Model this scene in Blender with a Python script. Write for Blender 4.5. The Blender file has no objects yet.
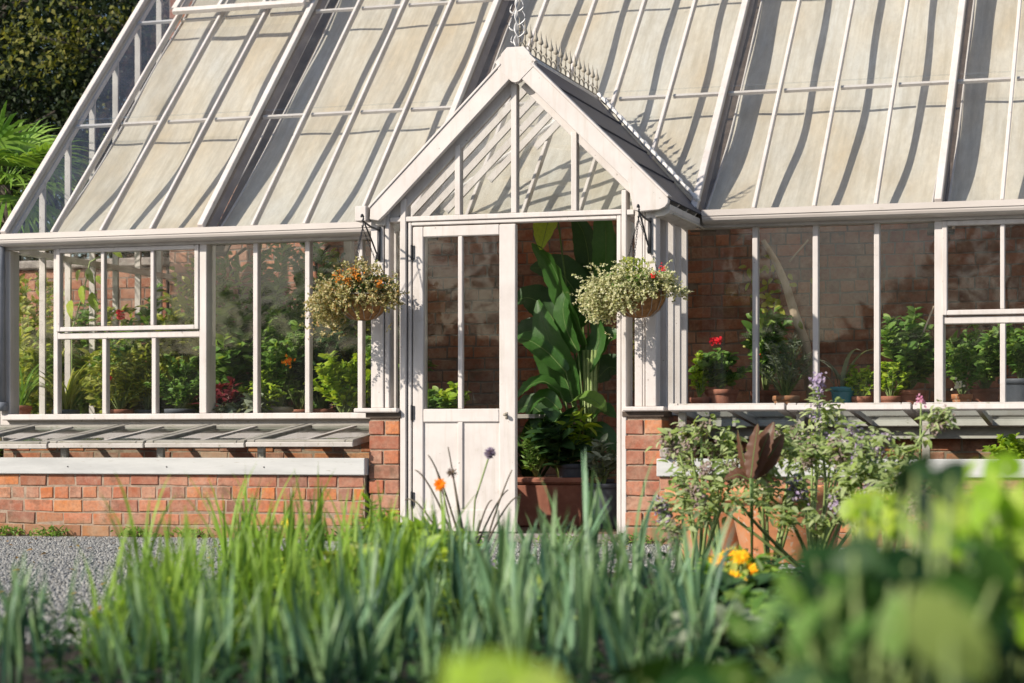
import bpy, bmesh, math, random
import numpy as np
from mathutils import Vector, Matrix, Euler

random.seed(7)
RNG = np.random.default_rng(11)
sc = bpy.context.scene
col = sc.collection
rad = math.radians

# ------------------------------------------------------------------ camera geometry
F = 2105.4; TH = .30404; Y0 = 447.4; Z0 = F / 160; H = .555
S_, C_ = math.sin(TH), math.cos(TH)
CAM = Vector((Z0 * S_, -Z0 * C_, H))
FWD = Vector((-S_, C_, 0)); RGT = Vector((C_, S_, 0)); UP = Vector((0, 0, 1))

def at(x, y, Y):
    """point on the plane Y = const seen at a photo pixel"""
    u = (x - 512) / F; v = (y - Y0) / F
    d = FWD + RGT * u - UP * v
    return CAM + d * ((Y - CAM.y) / d.y)

def deep(x, y, z):
    """point at distance z along the view axis"""
    return CAM + (FWD + RGT * ((x - 512) / F) - UP * ((y - Y0) / F)) * z

def on_ground(x, z, zz=0.0):
    p = deep(x, Y0, z); p.z = zz
    return p

# ------------------------------------------------------------------ mesh helpers
class M:
    def __init__(s): s.v = []; s.f = []
    def add(s, vs, fs):
        o = len(s.v); s.v += [tuple(v) for v in vs]; s.f += [tuple(i + o for i in f) for f in fs]
    def hexa(s, c):
        s.add(c, [(0, 3, 2, 1), (4, 5, 6, 7), (0, 1, 5, 4), (1, 2, 6, 5), (2, 3, 7, 6), (3, 0, 4, 7)])
    def box(s, x0, x1, y0, y1, z0, z1):
        s.hexa([(x0, y0, z0), (x1, y0, z0), (x1, y1, z0), (x0, y1, z0), (x0, y0, z1), (x1, y0, z1), (x1, y1, z1), (x0, y1, z1)])
    def bar(s, a, b, w, d, up=(0, 0, 1)):
        """rectangular bar from a to b, w across, d along 'up'"""
        a = Vector(a); b = Vector(b); t = (b - a).normalized(); u = Vector(up)
        r = t.cross(u).normalized(); u = r.cross(t).normalized()
        c = []
        for p in (a, b):
            c += [p - r * w / 2 - u * d / 2, p + r * w / 2 - u * d / 2, p + r * w / 2 + u * d / 2, p - r * w / 2 + u * d / 2]
        s.hexa(c)
    def tube(s, pts, r, n=6, cap=True):
        pts = [Vector(p) for p in pts]
        if not hasattr(r, '__len__'): r = [r] * len(pts)
        t0 = (pts[1] - pts[0]).normalized()
        ref = Vector((0, 0, 1)) if abs(t0.z) < .9 else Vector((1, 0, 0))
        rings = []
        for i, p in enumerate(pts):
            t = (pts[min(i + 1, len(pts) - 1)] - pts[max(i - 1, 0)])
            t = t.normalized() if t.length > 1e-9 else t0
            a = t.cross(ref)
            if a.length < 1e-4: a = t.cross(Vector((0, 1, 0)))
            a.normalize(); b = t.cross(a)
            rings.append([p + a * (r[i] * math.cos(2 * math.pi * k / n)) + b * (r[i] * math.sin(2 * math.pi * k / n)) for k in range(n)])
        vs = [v for ring in rings for v in ring]; fs = []
        for i in range(len(pts) - 1):
            for k in range(n):
                k2 = (k + 1) % n
                fs.append((i * n + k, i * n + k2, (i + 1) * n + k2, (i + 1) * n + k))
        if cap:
            fs.append(tuple(range(n))[::-1]); fs.append(tuple((len(pts) - 1) * n + k for k in range(n)))
        s.add(vs, fs)
    def prism(s, poly, a, b):
        """poly: list of 3d points; extruded by vector from offset a to offset b"""
        n = len(poly); a = Vector(a); b = Vector(b)
        vs = [Vector(p) + a for p in poly] + [Vector(p) + b for p in poly]
        fs = [tuple(range(n))[::-1], tuple(range(n, 2 * n))] + [(k, (k + 1) % n, n + (k + 1) % n, n + k) for k in range(n)]
        s.add(vs, fs)
    def lathe(s, prof, c=(0, 0, 0), n=24, wob=0):
        c = Vector(c); vs = []; fs = []; m = len(prof)
        for k in range(n):
            a = 2 * math.pi * k / n
            w = 1 + wob * math.sin(3 * a + 1)
            for r, z in prof: vs.append(c + Vector((r * w * math.cos(a), r * w * math.sin(a), z)))
        for k in range(n):
            k2 = (k + 1) % n
            for i in range(m - 1): fs.append((k * m + i, k2 * m + i, k2 * m + i + 1, k * m + i + 1))
        s.add(vs, fs)
    def build(s, name, mat, parent=None, smooth=False, bevel=0, loc=None):
        me = bpy.data.meshes.new(name)
        off = Vector(loc) if loc is not None else None
        vs = s.v if off is None else [(a - off.x, b - off.y, c - off.z) for a, b, c in s.v]
        me.from_pydata(vs, [], s.f); me.update()
        o = bpy.data.objects.new(name, me); col.objects.link(o)
        if off is not None: o.location = off
        if mat: me.materials.append(mat)
        if smooth: me.polygons.foreach_set('use_smooth', [True] * len(me.polygons))
        if parent: attach(o, parent)
        if bevel:
            b = o.modifiers.new('bevel', 'BEVEL'); b.width = bevel; b.segments = 1; b.limit_method = 'ANGLE'
        return o

def world_loc(o):
    p = Vector((0, 0, 0))
    while o: p = p + Vector(o.location); o = o.parent
    return p

def attach(o, parent):
    """parent o keeping it where it was built (things stand unrotated while being built)"""
    o.parent = parent
    o.location = Vector(o.location) - world_loc(parent)

def tag(o, label, cat, group=None, kind=None):
    if label: o['label'] = label
    if cat: o['category'] = cat
    if group: o['group'] = group
    if kind: o['kind'] = kind
    return o

def thing(name, label, cat, loc=(0, 0, 0), group=None):
    o = bpy.data.objects.new(name, None); col.objects.link(o); o.location = loc
    o.empty_display_size = .1
    return tag(o, label, cat, group)

def copy_tree(o, parent=None):
    c = o.copy(); col.objects.link(c)
    if parent: c.parent = parent
    for ch in list(o.children): copy_tree(ch, c)
    return c

# ------------------------------------------------------------------ materials
def new_mat(name):
    m = bpy.data.materials.new(name); m.use_nodes = True
    nt = m.node_tree; nt.nodes.clear()
    out = nt.nodes.new('ShaderNodeOutputMaterial')
    return m, nt, out

def N(nt, t, **kw):
    n = nt.nodes.new(t)
    for k, v in kw.items():
        if k in n.inputs: n.inputs[k].default_value = v
        else: setattr(n, k, v)
    return n

def ramp(nt, fac, stops, interp='LINEAR'):
    r = nt.nodes.new('ShaderNodeValToRGB'); r.color_ramp.interpolation = interp
    e = r.color_ramp.elements
    while len(e) < len(stops): e.new(.5)
    for i, (p, c) in enumerate(stops):
        e[i].position = p; e[i].color = (*c, 1)
    nt.links.new(fac, r.inputs[0]); return r.outputs[0]

def mixc(nt, fac, a, b, mode='MIX'):
    m = nt.nodes.new('ShaderNodeMix'); m.data_type = 'RGBA'; m.blend_type = mode
    for sock, v in ((m.inputs[0], fac), (m.inputs[6], a), (m.inputs[7], b)):
        if isinstance(v, (int, float)): sock.default_value = v
        elif isinstance(v, tuple): sock.default_value = (*v, 1)
        else: nt.links.new(v, sock)
    return m.outputs[2]

def coords(nt, scale=(1, 1, 1), kind='Object'):
    tc = nt.nodes.new('ShaderNodeTexCoord'); mp = nt.nodes.new('ShaderNodeMapping')
    mp.inputs['Scale'].default_value = scale
    nt.links.new(tc.outputs[kind], mp.inputs[0]); return mp.outputs[0]

def noise(nt, vec, scale, detail=4, rough=.55):
    n = N(nt, 'ShaderNodeTexNoise', Scale=scale, Detail=detail, Roughness=rough)
    nt.links.new(vec, n.inputs['Vector']); return n.outputs[0]

def bump(nt, h, strength=.3, dist=.01):
    b = N(nt, 'ShaderNodeBump', Strength=strength, Distance=dist); nt.links.new(h, b.inputs['Height']); return b.outputs[0]

def surf(name, stops, scale=8, rough=.6, bmp=.2, bdist=.003, vscale=(1, 1, 1), spec=.4, extra=None, metallic=0):
    """opaque surface: noise through a ramp, with a second finer noise for grime"""
    m, nt, out = new_mat(name)
    v = coords(nt, vscale)
    n1 = noise(nt, v, scale, 6, .6)
    c = ramp(nt, n1, stops)
    n2 = noise(nt, v, scale * 7, 3)
    if extra: c = mixc(nt, ramp(nt, n2, [(extra[1], (0, 0, 0)), (extra[1] + .12, (1, 1, 1))]), c, extra[0])
    p = N(nt, 'ShaderNodeBsdfPrincipled', Roughness=rough, Metallic=metallic); p.inputs['Specular IOR Level'].default_value = spec
    nt.links.new(c, p.inputs['Base Color'])
    nt.links.new(bump(nt, n2, bmp, bdist), p.inputs['Normal'])
    nt.links.new(p.outputs[0], out.inputs[0]); return m

def paint(name, stops, dirt, amount=.5):
    m, nt, out = new_mat(name)
    v = coords(nt); c = ramp(nt, noise(nt, v, 5, 6, .6), stops)
    st = noise(nt, coords(nt, (14, 14, 1.1)), 2.0, 7, .7)
    c = mixc(nt, ramp(nt, st, [(.50, (0, 0, 0)), (.74, (amount,) * 3)]), c, dirt)
    bl = noise(nt, v, 11, 9, .75)
    c = mixc(nt, ramp(nt, bl, [(.60, (0, 0, 0)), (.70, (amount,) * 3)]), c, dirt)
    ch = noise(nt, v, 38, 3, .5)
    c = mixc(nt, ramp(nt, ch, [(.73, (0, 0, 0)), (.75, (.75, .75, .75))]), c, (.20, .165, .13))
    p = N(nt, 'ShaderNodeBsdfPrincipled', Roughness=.55); p.inputs['Specular IOR Level'].default_value = .35
    nt.links.new(c, p.inputs['Base Color']); nt.links.new(bump(nt, bl, .2, .003), p.inputs['Normal'])
    nt.links.new(p.outputs[0], out.inputs[0]); return m

def leaf_mat(name, cols, trans=.35, rough=.45, spec=.35):
    """cols: list of linear colours picked per leaf"""
    m, nt, out = new_mat(name)
    g = nt.nodes.new('ShaderNodeNewGeometry')
    stops = [(i / max(1, len(cols) - 1), c) for i, c in enumerate(cols)]
    c = ramp(nt, g.outputs['Random Per Island'], stops)
    v = coords(nt); n = noise(nt, v, 60, 3)
    c = mixc(nt, n, mixc(nt, .22, c, (.0, .0, .0)), mixc(nt, 1.0, c, (1.4, 1.36, 1.25), 'MULTIPLY'))
    p = N(nt, 'ShaderNodeBsdfPrincipled', Roughness=rough); p.inputs['Specular IOR Level'].default_value = spec
    nt.links.new(c, p.inputs['Base Color'])
    t = nt.nodes.new('ShaderNodeBsdfTranslucent')
    nt.links.new(mixc(nt, 1.0, c, (1.25, 1.2, .55), 'MULTIPLY'), t.inputs[0])
    mx = nt.nodes.new('ShaderNodeMixShader'); mx.inputs[0].default_value = trans
    nt.links.new(p.outputs[0], mx.inputs[1]); nt.links.new(t.outputs[0], mx.inputs[2])
    nt.links.new(mx.outputs[0], out.inputs[0]); return m

def glass_mat(name, r0=.07, tint=(.93, .95, .93), dirt=.05, dirtcol=(.6, .6, .55)):
    m, nt, out = new_mat(name)
    lw = N(nt, 'ShaderNodeLayerWeight', Blend=.5)
    pw = N(nt, 'ShaderNodeMath', operation='POWER'); pw.inputs[1].default_value = 5
    nt.links.new(lw.outputs['Facing'], pw.inputs[0])
    ma = N(nt, 'ShaderNodeMath', operation='MULTIPLY_ADD'); ma.inputs[1].default_value = 1 - r0; ma.inputs[2].default_value = r0
    nt.links.new(pw.outputs[0], ma.inputs[0])
    tr = nt.nodes.new('ShaderNodeBsdfTransparent'); tr.inputs[0].default_value = (*tint, 1)
    gl = N(nt, 'ShaderNodeBsdfAnisotropic', Roughness=.03)
    v = coords(nt)
    nt.links.new(bump(nt, noise(nt, v, 2.2, 2), .12, .02), gl.inputs['Normal'])
    mx = nt.nodes.new('ShaderNodeMixShader')
    nt.links.new(ma.outputs[0], mx.inputs[0]); nt.links.new(tr.outputs[0], mx.inputs[1]); nt.links.new(gl.outputs[0], mx.inputs[2])
    df = nt.nodes.new('ShaderNodeBsdfDiffuse'); df.inputs[0].default_value = (*dirtcol, 1)
    n = noise(nt, v, 3.5, 8, .7); n3 = noise(nt, v, 45, 4, .6)
    a = ramp(nt, n, [(.4, (dirt * .4,) * 3), (.75, (dirt * 1.6,) * 3)])
    b = ramp(nt, n3, [(.66, (0, 0, 0)), (.74, (.10, .10, .10))])
    ad = mixc(nt, 1.0, a, b, 'ADD')
    m2 = nt.nodes.new('ShaderNodeMixShader')
    nt.links.new(ad, m2.inputs[0]); nt.links.new(mx.outputs[0], m2.inputs[1]); nt.links.new(df.outputs[0], m2.inputs[2])
    nt.links.new(m2.outputs[0], out.inputs[0]); return m

def brick_mat(name, cols):
    m, nt, out = new_mat(name)
    g = nt.nodes.new('ShaderNodeNewGeometry')
    stops = [(i / (len(cols) - 1), c) for i, c in enumerate(cols)]
    c = ramp(nt, g.outputs['Random Per Island'], stops, 'LINEAR')
    v = coords(nt)
    n1 = noise(nt, v, 9, 10, .72); n2 = noise(nt, v, 42, 6, .7)
    c = mixc(nt, ramp(nt, n1, [(.40, (0, 0, 0)), (.72, (.55, .55, .55))]), c, (.46, .33, .24))
    c = mixc(nt, ramp(nt, n2, [(.38, (.35, .35, .35)), (.55, (0, 0, 0))]), c, (.16, .085, .06))
    gp = nt.nodes.new('ShaderNodeNewGeometry'); sx = nt.nodes.new('ShaderNodeSeparateXYZ'); nt.links.new(gp.outputs['Position'], sx.inputs[0])
    n4 = noise(nt, gp.outputs['Position'], 2.6, 8, .7)
    c = mixc(nt, ramp(nt, n4, [(.52, (0, 0, 0)), (.70, (.6, .6, .6))]), c, (.50, .40, .31))
    n5 = noise(nt, gp.outputs['Position'], 5.5, 8, .75)
    c = mixc(nt, ramp(nt, n5, [(.53, (0, 0, 0)), (.66, (.7, .7, .7))]), c, (.12, .075, .05))
    md = N(nt, 'ShaderNodeMath', operation='MULTIPLY_ADD'); md.inputs[1].default_value = -.16; nt.links.new(n5, md.inputs[0]); nt.links.new(sx.outputs[2], md.inputs[2])
    c = mixc(nt, ramp(nt, md.outputs[0], [(-.0, (.45, .45, .45)), (.04, (0, 0, 0))]), c, (.17, .13, .07))
    p = N(nt, 'ShaderNodeBsdfPrincipled', Roughness=.85); p.inputs['Specular IOR Level'].default_value = .2
    nt.links.new(c, p.inputs['Base Color'])
    nt.links.new(bump(nt, n2, .6, .006), p.inputs['Normal'])
    nt.links.new(p.outputs[0], out.inputs[0]); return m

def fabric_mat(name):
    m, nt, out = new_mat(name)
    v = coords(nt, (1, .35, .35)); v2 = coords(nt)
    n1 = noise(nt, v, 2.4, 6, .6); n2 = noise(nt, v, 26, 6, .75); n3 = noise(nt, v2, 9, 8, .7)
    c = ramp(nt, n1, [(.3, (.79, .78, .73)), (.5, (.79, .735, .63)), (.7, (.71, .60, .44))])
    c = mixc(nt, ramp(nt, n2, [(.40, (.28, .28, .28)), (.62, (0, 0, 0))]), c, (.45, .40, .32))
    v3 = coords(nt, (9, .55, .55)); n6 = noise(nt, v3, 2.2, 7, .7)
    c = mixc(nt, ramp(nt, n6, [(.44, (0, 0, 0)), (.72, (.55, .55, .55))]), c, (.46, .40, .29))
    c = mixc(nt, ramp(nt, n3, [(.68, (0, 0, 0)), (.76, (.45, .45, .45))]), c, (.28, .24, .18))
    p = N(nt, 'ShaderNodeBsdfPrincipled', Roughness=.9); p.inputs['Specular IOR Level'].default_value = .1
    nt.links.new(c, p.inputs['Base Color'])
    nt.links.new(bump(nt, n2, .35, .004), p.inputs['Normal'])
    t = nt.nodes.new('ShaderNodeBsdfTranslucent'); nt.links.new(c, t.inputs[0])
    mx = nt.nodes.new('ShaderNodeMixShader'); mx.inputs[0].default_value = .28
    nt.links.new(p.outputs[0], mx.inputs[1]); nt.links.new(t.outputs[0], mx.inputs[2])
    nt.links.new(mx.outputs[0], out.inputs[0]); return m

def gravel_mat(name):
    m, nt, out = new_mat(name)
    v = coords(nt)
    vo = N(nt, 'ShaderNodeTexVoronoi', Scale=42.0); nt.links.new(v, vo.inputs['Vector'])
    sep = nt.nodes.new('ShaderNodeSeparateColor'); nt.links.new(vo.outputs['Color'], sep.inputs[0])
    c = ramp(nt, sep.outputs[0], [(0, (.07, .072, .08)), (.35, (.22, .225, .235)), (.7, (.38, .385, .39)), (1, (.75, .75, .74))])
    n1 = noise(nt, v, .8, 5, .6)
    c = mixc(nt, ramp(nt, n1, [(.5, (0, 0, 0)), (.8, (.4, .4, .4))]), c, (.16, .14, .11))
    p = N(nt, 'ShaderNodeBsdfPrincipled', Roughness=.8); nt.links.new(c, p.inputs['Base Color'])
    nt.links.new(bump(nt, vo.outputs['Distance'], .4, -.01), p.inputs['Normal'])
    nt.links.new(p.outputs[0], out.inputs[0]); return m

PAINT = paint('white_paint', [(.3, (.53, .485, .46)), (.55, (.595, .555, .53)), (.75, (.63, .59, .565))], (.40, .345, .28), .45)
PAINT2 = surf('weathered_paint', [(.3, (.40, .37, .34)), (.55, (.50, .465, .43)), (.75, (.56, .53, .49))], 6, .6, .25, .003, (1, 1, 1), .3, extra=((.30, .28, .21), .62))
GUTP = surf('gutter_paint', [(.3, (.48, .435, .40)), (.6, (.57, .525, .49)), (.8, (.61, .565, .53))], 4, .45, .1, .002, (.4, 1, 1), .4, extra=((.38, .35, .28), .68))
BOARD = surf('board_paint', [(.3, (.40, .405, .40)), (.55, (.49, .495, .485)), (.75, (.54, .54, .53))], 7, .6, .25, .003, (.3, 1, 2), .3, extra=((.36, .34, .30), .64))
RAFT = surf('dark_rafter', [(.3, (.12, .095, .09)), (.7, (.21, .175, .165))], 8, .7, .3, .003, (1, .4, 1))  # rafter webs: darker than the caps above, same tone on every face
MORTAR2 = surf('old_mortar', [(.3, (.13, .10, .085)), (.7, (.25, .20, .165))], 20, .95, .6, .006)
GREYW = surf('grey_timber', [(.3, (.20, .185, .155)), (.55, (.34, .32, .28)), (.75, (.45, .43, .39))], 10, .75, .5, .004, (.3, 1, 3), .2, extra=((.16, .16, .09), .6))
DARKW = surf('dark_timber', [(.3, (.05, .035, .025)), (.7, (.11, .08, .06))], 12, .7, .4, .003)
GLASS = glass_mat('window_glass', .06, (.98, .985, .98), dirt=.013, dirtcol=(.55, .56, .52))
RGLASS = glass_mat('roof_glass', .10, (.97, .98, .97), dirt=.03, dirtcol=(.6, .6, .6))
DUSTYSKY = glass_mat('dusty_sky_glass', .13, (.93, .96, .98), dirt=.10, dirtcol=(.20, .22, .27))  # dust film tinted blue-grey to stand in for reflected sky too
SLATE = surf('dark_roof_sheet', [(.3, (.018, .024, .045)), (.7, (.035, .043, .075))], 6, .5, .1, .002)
LIDGLASS = glass_mat('cold_frame_glass', .10, (.86, .94, .89), dirt=.03, dirtcol=(.40, .46, .42))
BR = [(.40, .12, .06), (.47, .17, .09), (.30, .10, .06), (.52, .165, .05), (.40, .20, .13), (.30, .09, .055), (.45, .23, .15), (.22, .085, .06), (.53, .20, .07), (.38, .115, .06), (.48, .15, .055)]
BRICK = brick_mat('brick', BR)
OLDBR = brick_mat('old_brick', [(.28, .095, .055), (.34, .12, .065), (.22, .08, .05), (.40, .145, .07), (.17, .07, .05), (.32, .17, .12)])
MORTAR = surf('mortar', [(.3, (.20, .14, .10)), (.7, (.40, .31, .235))], 20, .95, .6, .006)
FABRIC = fabric_mat('blind_fabric')
GRAVEL = gravel_mat('gravel')
SOIL = surf('soil', [(.3, (.018, .013, .009)), (.7, (.06, .045, .032))], 14, .95, .9, .03)
FLOORM = surf('floor_boards', [(.3, (.10, .065, .045)), (.7, (.22, .15, .11))], 6, .8, .4, .004, (1, 8, 1))
IRON = surf('black_iron', [(.3, (.018, .018, .02)), (.7, (.05, .05, .055))], 20, .5, .2, .001)
ZINC = surf('galvanised_metal', [(.3, (.36, .36, .37)), (.7, (.60, .59, .58))], 20, .45, .2, .001, metallic=.3)
RUSTY = surf('aged_iron', [(.3, (.22, .19, .15)), (.7, (.42, .38, .31))], 25, .6, .3, .001)
LEAD = surf('painted_lead', [(.3, (.62, .60, .57)), (.7, (.80, .77, .74))], 14, .5, .5, .006, extra=((.25, .22, .16), .6))
PIPE = surf('grey_pipe', [(.3, (.16, .175, .20)), (.7, (.24, .25, .28))], 8, .4, .1, .001)
TERRA = surf('terracotta', [(.3, (.30, .125, .06)), (.5, (.48, .20, .085)), (.7, (.45, .28, .18))], 5, .85, .4, .004, extra=((.42, .36, .28), .60))
TERRAD = surf('old_terracotta', [(.3, (.25, .095, .06)), (.6, (.36, .15, .095)), (.8, (.42, .24, .17))], 9, .85, .3, .003)
TEAL = surf('teal_glaze', [(.3, (.03, .16, .20)), (.7, (.06, .26, .30))], 6, .25, .05, .001)
GREYPOT = surf('grey_pot', [(.3, (.05, .06, .075)), (.7, (.11, .12, .14))], 8, .6, .1, .001)
BEIGEPOT = surf('beige_pot', [(.3, (.32, .27, .20)), (.7, (.48, .42, .32))], 8, .7, .2, .002)
COIR = surf('coir', [(.3, (.16, .075, .025)), (.55, (.34, .17, .06)), (.8, (.50, .28, .12))], 40, .95, .9, .008)
BARK = surf('bark', [(.3, (.05, .04, .03)), (.7, (.14, .115, .09))], 16, .9, .8, .012, (1, 1, .3))
PALEBARK = surf('pale_bark', [(.3, (.36, .27, .19)), (.7, (.66, .53, .40))], 14, .9, .6, .008, (1, 1, .3))
STEM = surf('green_stem', [(.3, (.15, .22, .06)), (.7, (.30, .37, .14))], 20, .6, .1, .001)
RIB = surf('leaf_rib', [(.3, (.07, .13, .03)), (.7, (.14, .22, .06))], 20, .6, .1, .001)
DRYSTEM = surf('dry_stem', [(.3, (.085, .07, .05)), (.7, (.17, .14, .10))], 20, .8, .2, .001)
STONE = surf('stone', [(.3, (.16, .14, .13)), (.7, (.40, .36, .33))], 16, .9, .6, .006)

L_MID = leaf_mat('mid_leaf', [(.08, .18, .035), (.13, .26, .05), (.21, .36, .07), (.10, .21, .055), (.30, .42, .10)], .42)
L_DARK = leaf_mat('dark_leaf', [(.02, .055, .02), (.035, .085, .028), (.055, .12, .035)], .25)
L_LIME = leaf_mat('lime_leaf', [(.20, .35, .03), (.32, .47, .04), (.44, .54, .07), (.15, .28, .035)], .45)
L_YEL = leaf_mat('olive_leaf', [(.24, .32, .04), (.38, .41, .06), (.15, .23, .03), (.48, .48, .13), (.11, .19, .035)], .4)
L_GREY = leaf_mat('grey_leaf', [(.11, .15, .11), (.19, .23, .17), (.28, .32, .25), (.09, .13, .07)], .25, .7, .15)
L_LEEK = leaf_mat('leek_leaf', [(.07, .18, .12), (.13, .28, .175), (.24, .40, .25), (.07, .19, .085), (.26, .39, .19), (.035, .10, .08), (.12, .27, .16), (.38, .42, .17), (.05, .13, .10)], .3, .42, .4)
L_GARL = leaf_mat('garlic_leaf', [(.11, .25, .03), (.20, .37, .05), (.30, .46, .07), (.09, .20, .04), (.42, .46, .11), (.05, .13, .03)], .4, .45, .3)
L_BANANA = leaf_mat('banana_leaf', [(.028, .09, .022), (.05, .14, .03), (.085, .20, .04)], .4, .35, .5)
L_BRONZE = leaf_mat('bronze_leaf', [(.07, .032, .022), (.12, .055, .035), (.16, .085, .05)], .3, .4, .4)
L_VAR = leaf_mat('variegated_leaf', [(.14, .20, .06), (.46, .46, .28), (.60, .59, .42), (.24, .28, .11), (.52, .51, .30), (.62, .60, .45)], .3, .6, .2)
L_VAR2 = leaf_mat('warm_variegated_leaf', [(.14, .17, .04), (.40, .38, .20), (.50, .44, .26), (.22, .24, .07), (.36, .22, .08), (.55, .50, .34), (.10, .13, .04)], .3, .6, .2)
L_TREE = leaf_mat('tree_leaf', [(.008, .017, .007), (.013, .025, .009), (.024, .040, .010), (.016, .024, .012)], .2, .55, .2)  # dark tone carries the shade over the trees
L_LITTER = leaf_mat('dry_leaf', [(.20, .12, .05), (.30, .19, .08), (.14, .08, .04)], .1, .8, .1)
L_TREEY = leaf_mat('tree_leaf_sunny', [(.09, .11, .018), (.16, .17, .03), (.03, .05, .01), (.24, .23, .06), (.04, .06, .012)], .35, .55, .2)  # sunlit dapples put into the leaf colour
L_PALM = leaf_mat('palm_leaf', [(.13, .27, .05), (.20, .36, .06), (.27, .42, .08), (.08, .18, .04)], .35, .4, .4)
L_NEAR = leaf_mat('broad_leaf', [(.19, .36, .02), (.32, .50, .05), (.44, .56, .12)], .45, .45, .3)
L_NEARP = leaf_mat('pale_broad_leaf', [(.26, .36, .10), (.30, .40, .12)], .3, .5, .3)
L_NEARD = leaf_mat('broad_dark_leaf', [(.012, .042, .010), (.022, .068, .014), (.035, .095, .018), (.06, .14, .025)], .15, .5, .2)  # low tone stands in for shade over the near leaf mass
L_MAROON = leaf_mat('maroon_leaf', [(.10, .012, .02), (.16, .02, .03), (.07, .02, .02)], .3)
P_ORANGE = leaf_mat('orange_petal', [(.80, .20, .01), (.85, .30, .02)], .3, .6, .1)
P_RUST = leaf_mat('rust_petal', [(.50, .17, .02), (.62, .25, .04), (.38, .12, .02)], .3, .6, .1)
P_YELLOW = leaf_mat('yellow_petal', [(.85, .48, .02), (.90, .60, .04), (.85, .38, .01)], .3, .6, .1)
P_LEMON = leaf_mat('lemon_petal', [(.85, .70, .05), (.88, .76, .12)], .3, .6, .1)
P_RED = leaf_mat('red_petal', [(.60, .015, .03), (.75, .03, .05)], .3, .6, .1)
P_PINK = leaf_mat('pink_petal', [(.58, .18, .38), (.66, .36, .52)], .3, .6, .1)
P_PURPLE = leaf_mat('purple_petal', [(.26, .20, .40), (.38, .31, .52), (.44, .38, .48), (.22, .17, .32)], .3, .7, .1)
P_MAUVE = leaf_mat('mauve_bud', [(.26, .20, .22), (.36, .28, .29), (.22, .18, .15), (.32, .27, .22)], .25, .8, .1)
P_CREAM = leaf_mat('cream_petal', [(.75, .72, .60), (.80, .78, .70)], .3, .7, .1)

# ------------------------------------------------------------------ leaves
def T_ovate(fold=.18, droop=.25):
    rows = [(0, 0), (.12, .30), (.38, .5), (.68, .40), (.88, .2), (1, 0)]
    v = [(0, 0, 0)]; f = []
    for y, w in rows[1:-1]:
        z = -droop * y * y
        v += [(-w, y, z + fold * w), (0, y, z), (w, y, z + fold * w)]
    v.append((0, 1, -droop))
    f += [(0, 2, 1), (0, 3, 2)]
    for i in range(len(rows) - 3):
        a = 1 + 3 * i
        f += [(a, a + 1, a + 4, a + 3), (a + 1, a + 2, a + 5, a + 4)]
    a = 1 + 3 * (len(rows) - 3)
    f += [(a, a + 1, len(v) - 1), (a + 1, a + 2, len(v) - 1)]
    return np.array(v, float), f

def T_simple():
    return np.array([(0, 0, 0), (-.5, .45, .08), (0, .5, -.03), (.5, .45, .08), (0, 1, -.12)], float), [(0, 2, 1), (0, 3, 2), (1, 2, 4), (2, 3, 4)]

def T_needle():
    return np.array([(0, 0, 0), (-.5, .5, .0), (.5, .5, .0), (0, 1, -.1)], float), [(0, 2, 1), (1, 2, 3)]

OV = T_ovate(); SI = T_simple(); NE = T_needle(); OVD = T_ovate(.12, .5)

def leaves(name, tpl, pos, dirs, nrm, L, W, mat, parent=None, loc=None, smooth=True):
    """a mesh of many leaves: each placed at pos, pointing along dirs, facing nrm"""
    pos = np.asarray(pos, float); d = np.asarray(dirs, float); n = np.asarray(nrm, float)
    d /= np.linalg.norm(d, axis=1, keepdims=True) + 1e-9
    x = np.cross(d, n); x /= np.linalg.norm(x, axis=1, keepdims=True) + 1e-9
    n = np.cross(x, d)
    L = np.broadcast_to(np.asarray(L, float), len(pos)); W = np.broadcast_to(np.asarray(W, float), len(pos))
    tv, tf = tpl; k = len(tv)
    V = pos[:, None, :] + x[:, None, :] * (tv[None, :, 0:1] * W[:, None, None]) + d[:, None, :] * (tv[None, :, 1:2] * L[:, None, None]) + n[:, None, :] * (tv[None, :, 2:3] * L[:, None, None])
    V = V.reshape(-1, 3)
    if loc is not None: V = V - np.array(loc)[None]
    loops = []; starts = []; tot = []
    base = 0
    for f in tf: starts.append(base); tot.append(len(f)); loops += f; base += len(f)
    loops = np.array(loops); m = len(pos)
    LO = (loops[None] + (np.arange(m) * k)[:, None]).ravel()
    ST = (np.array(starts)[None] + (np.arange(m) * base)[:, None]).ravel()
    me = bpy.data.meshes.new(name)
    me.vertices.add(len(V)); me.vertices.foreach_set('co', V.astype(np.float32).ravel())
    me.loops.add(len(LO)); me.loops.foreach_set('vertex_index', LO.astype(np.int32))
    me.polygons.add(len(ST)); me.polygons.foreach_set('loop_start', ST.astype(np.int32))
    me.polygons.foreach_set('loop_total', np.tile(np.array(tot, np.int32), m))
    me.update(calc_edges=True); me.validate()
    me.polygons.foreach_set('use_smooth', np.ones(len(ST), bool))
    me.materials.append(mat)
    o = bpy.data.objects.new(name, me); col.objects.link(o)
    if loc is not None: o.location = loc
    if parent: attach(o, parent)
    return o

def curve_pts(a, b, sag, n=8):
    a = Vector(a); b = Vector(b)
    return [a.lerp(b, t) + Vector((0, 0, sag * 4 * t * (1 - t))) for t in [i / n for i in range(n + 1)]]

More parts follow.
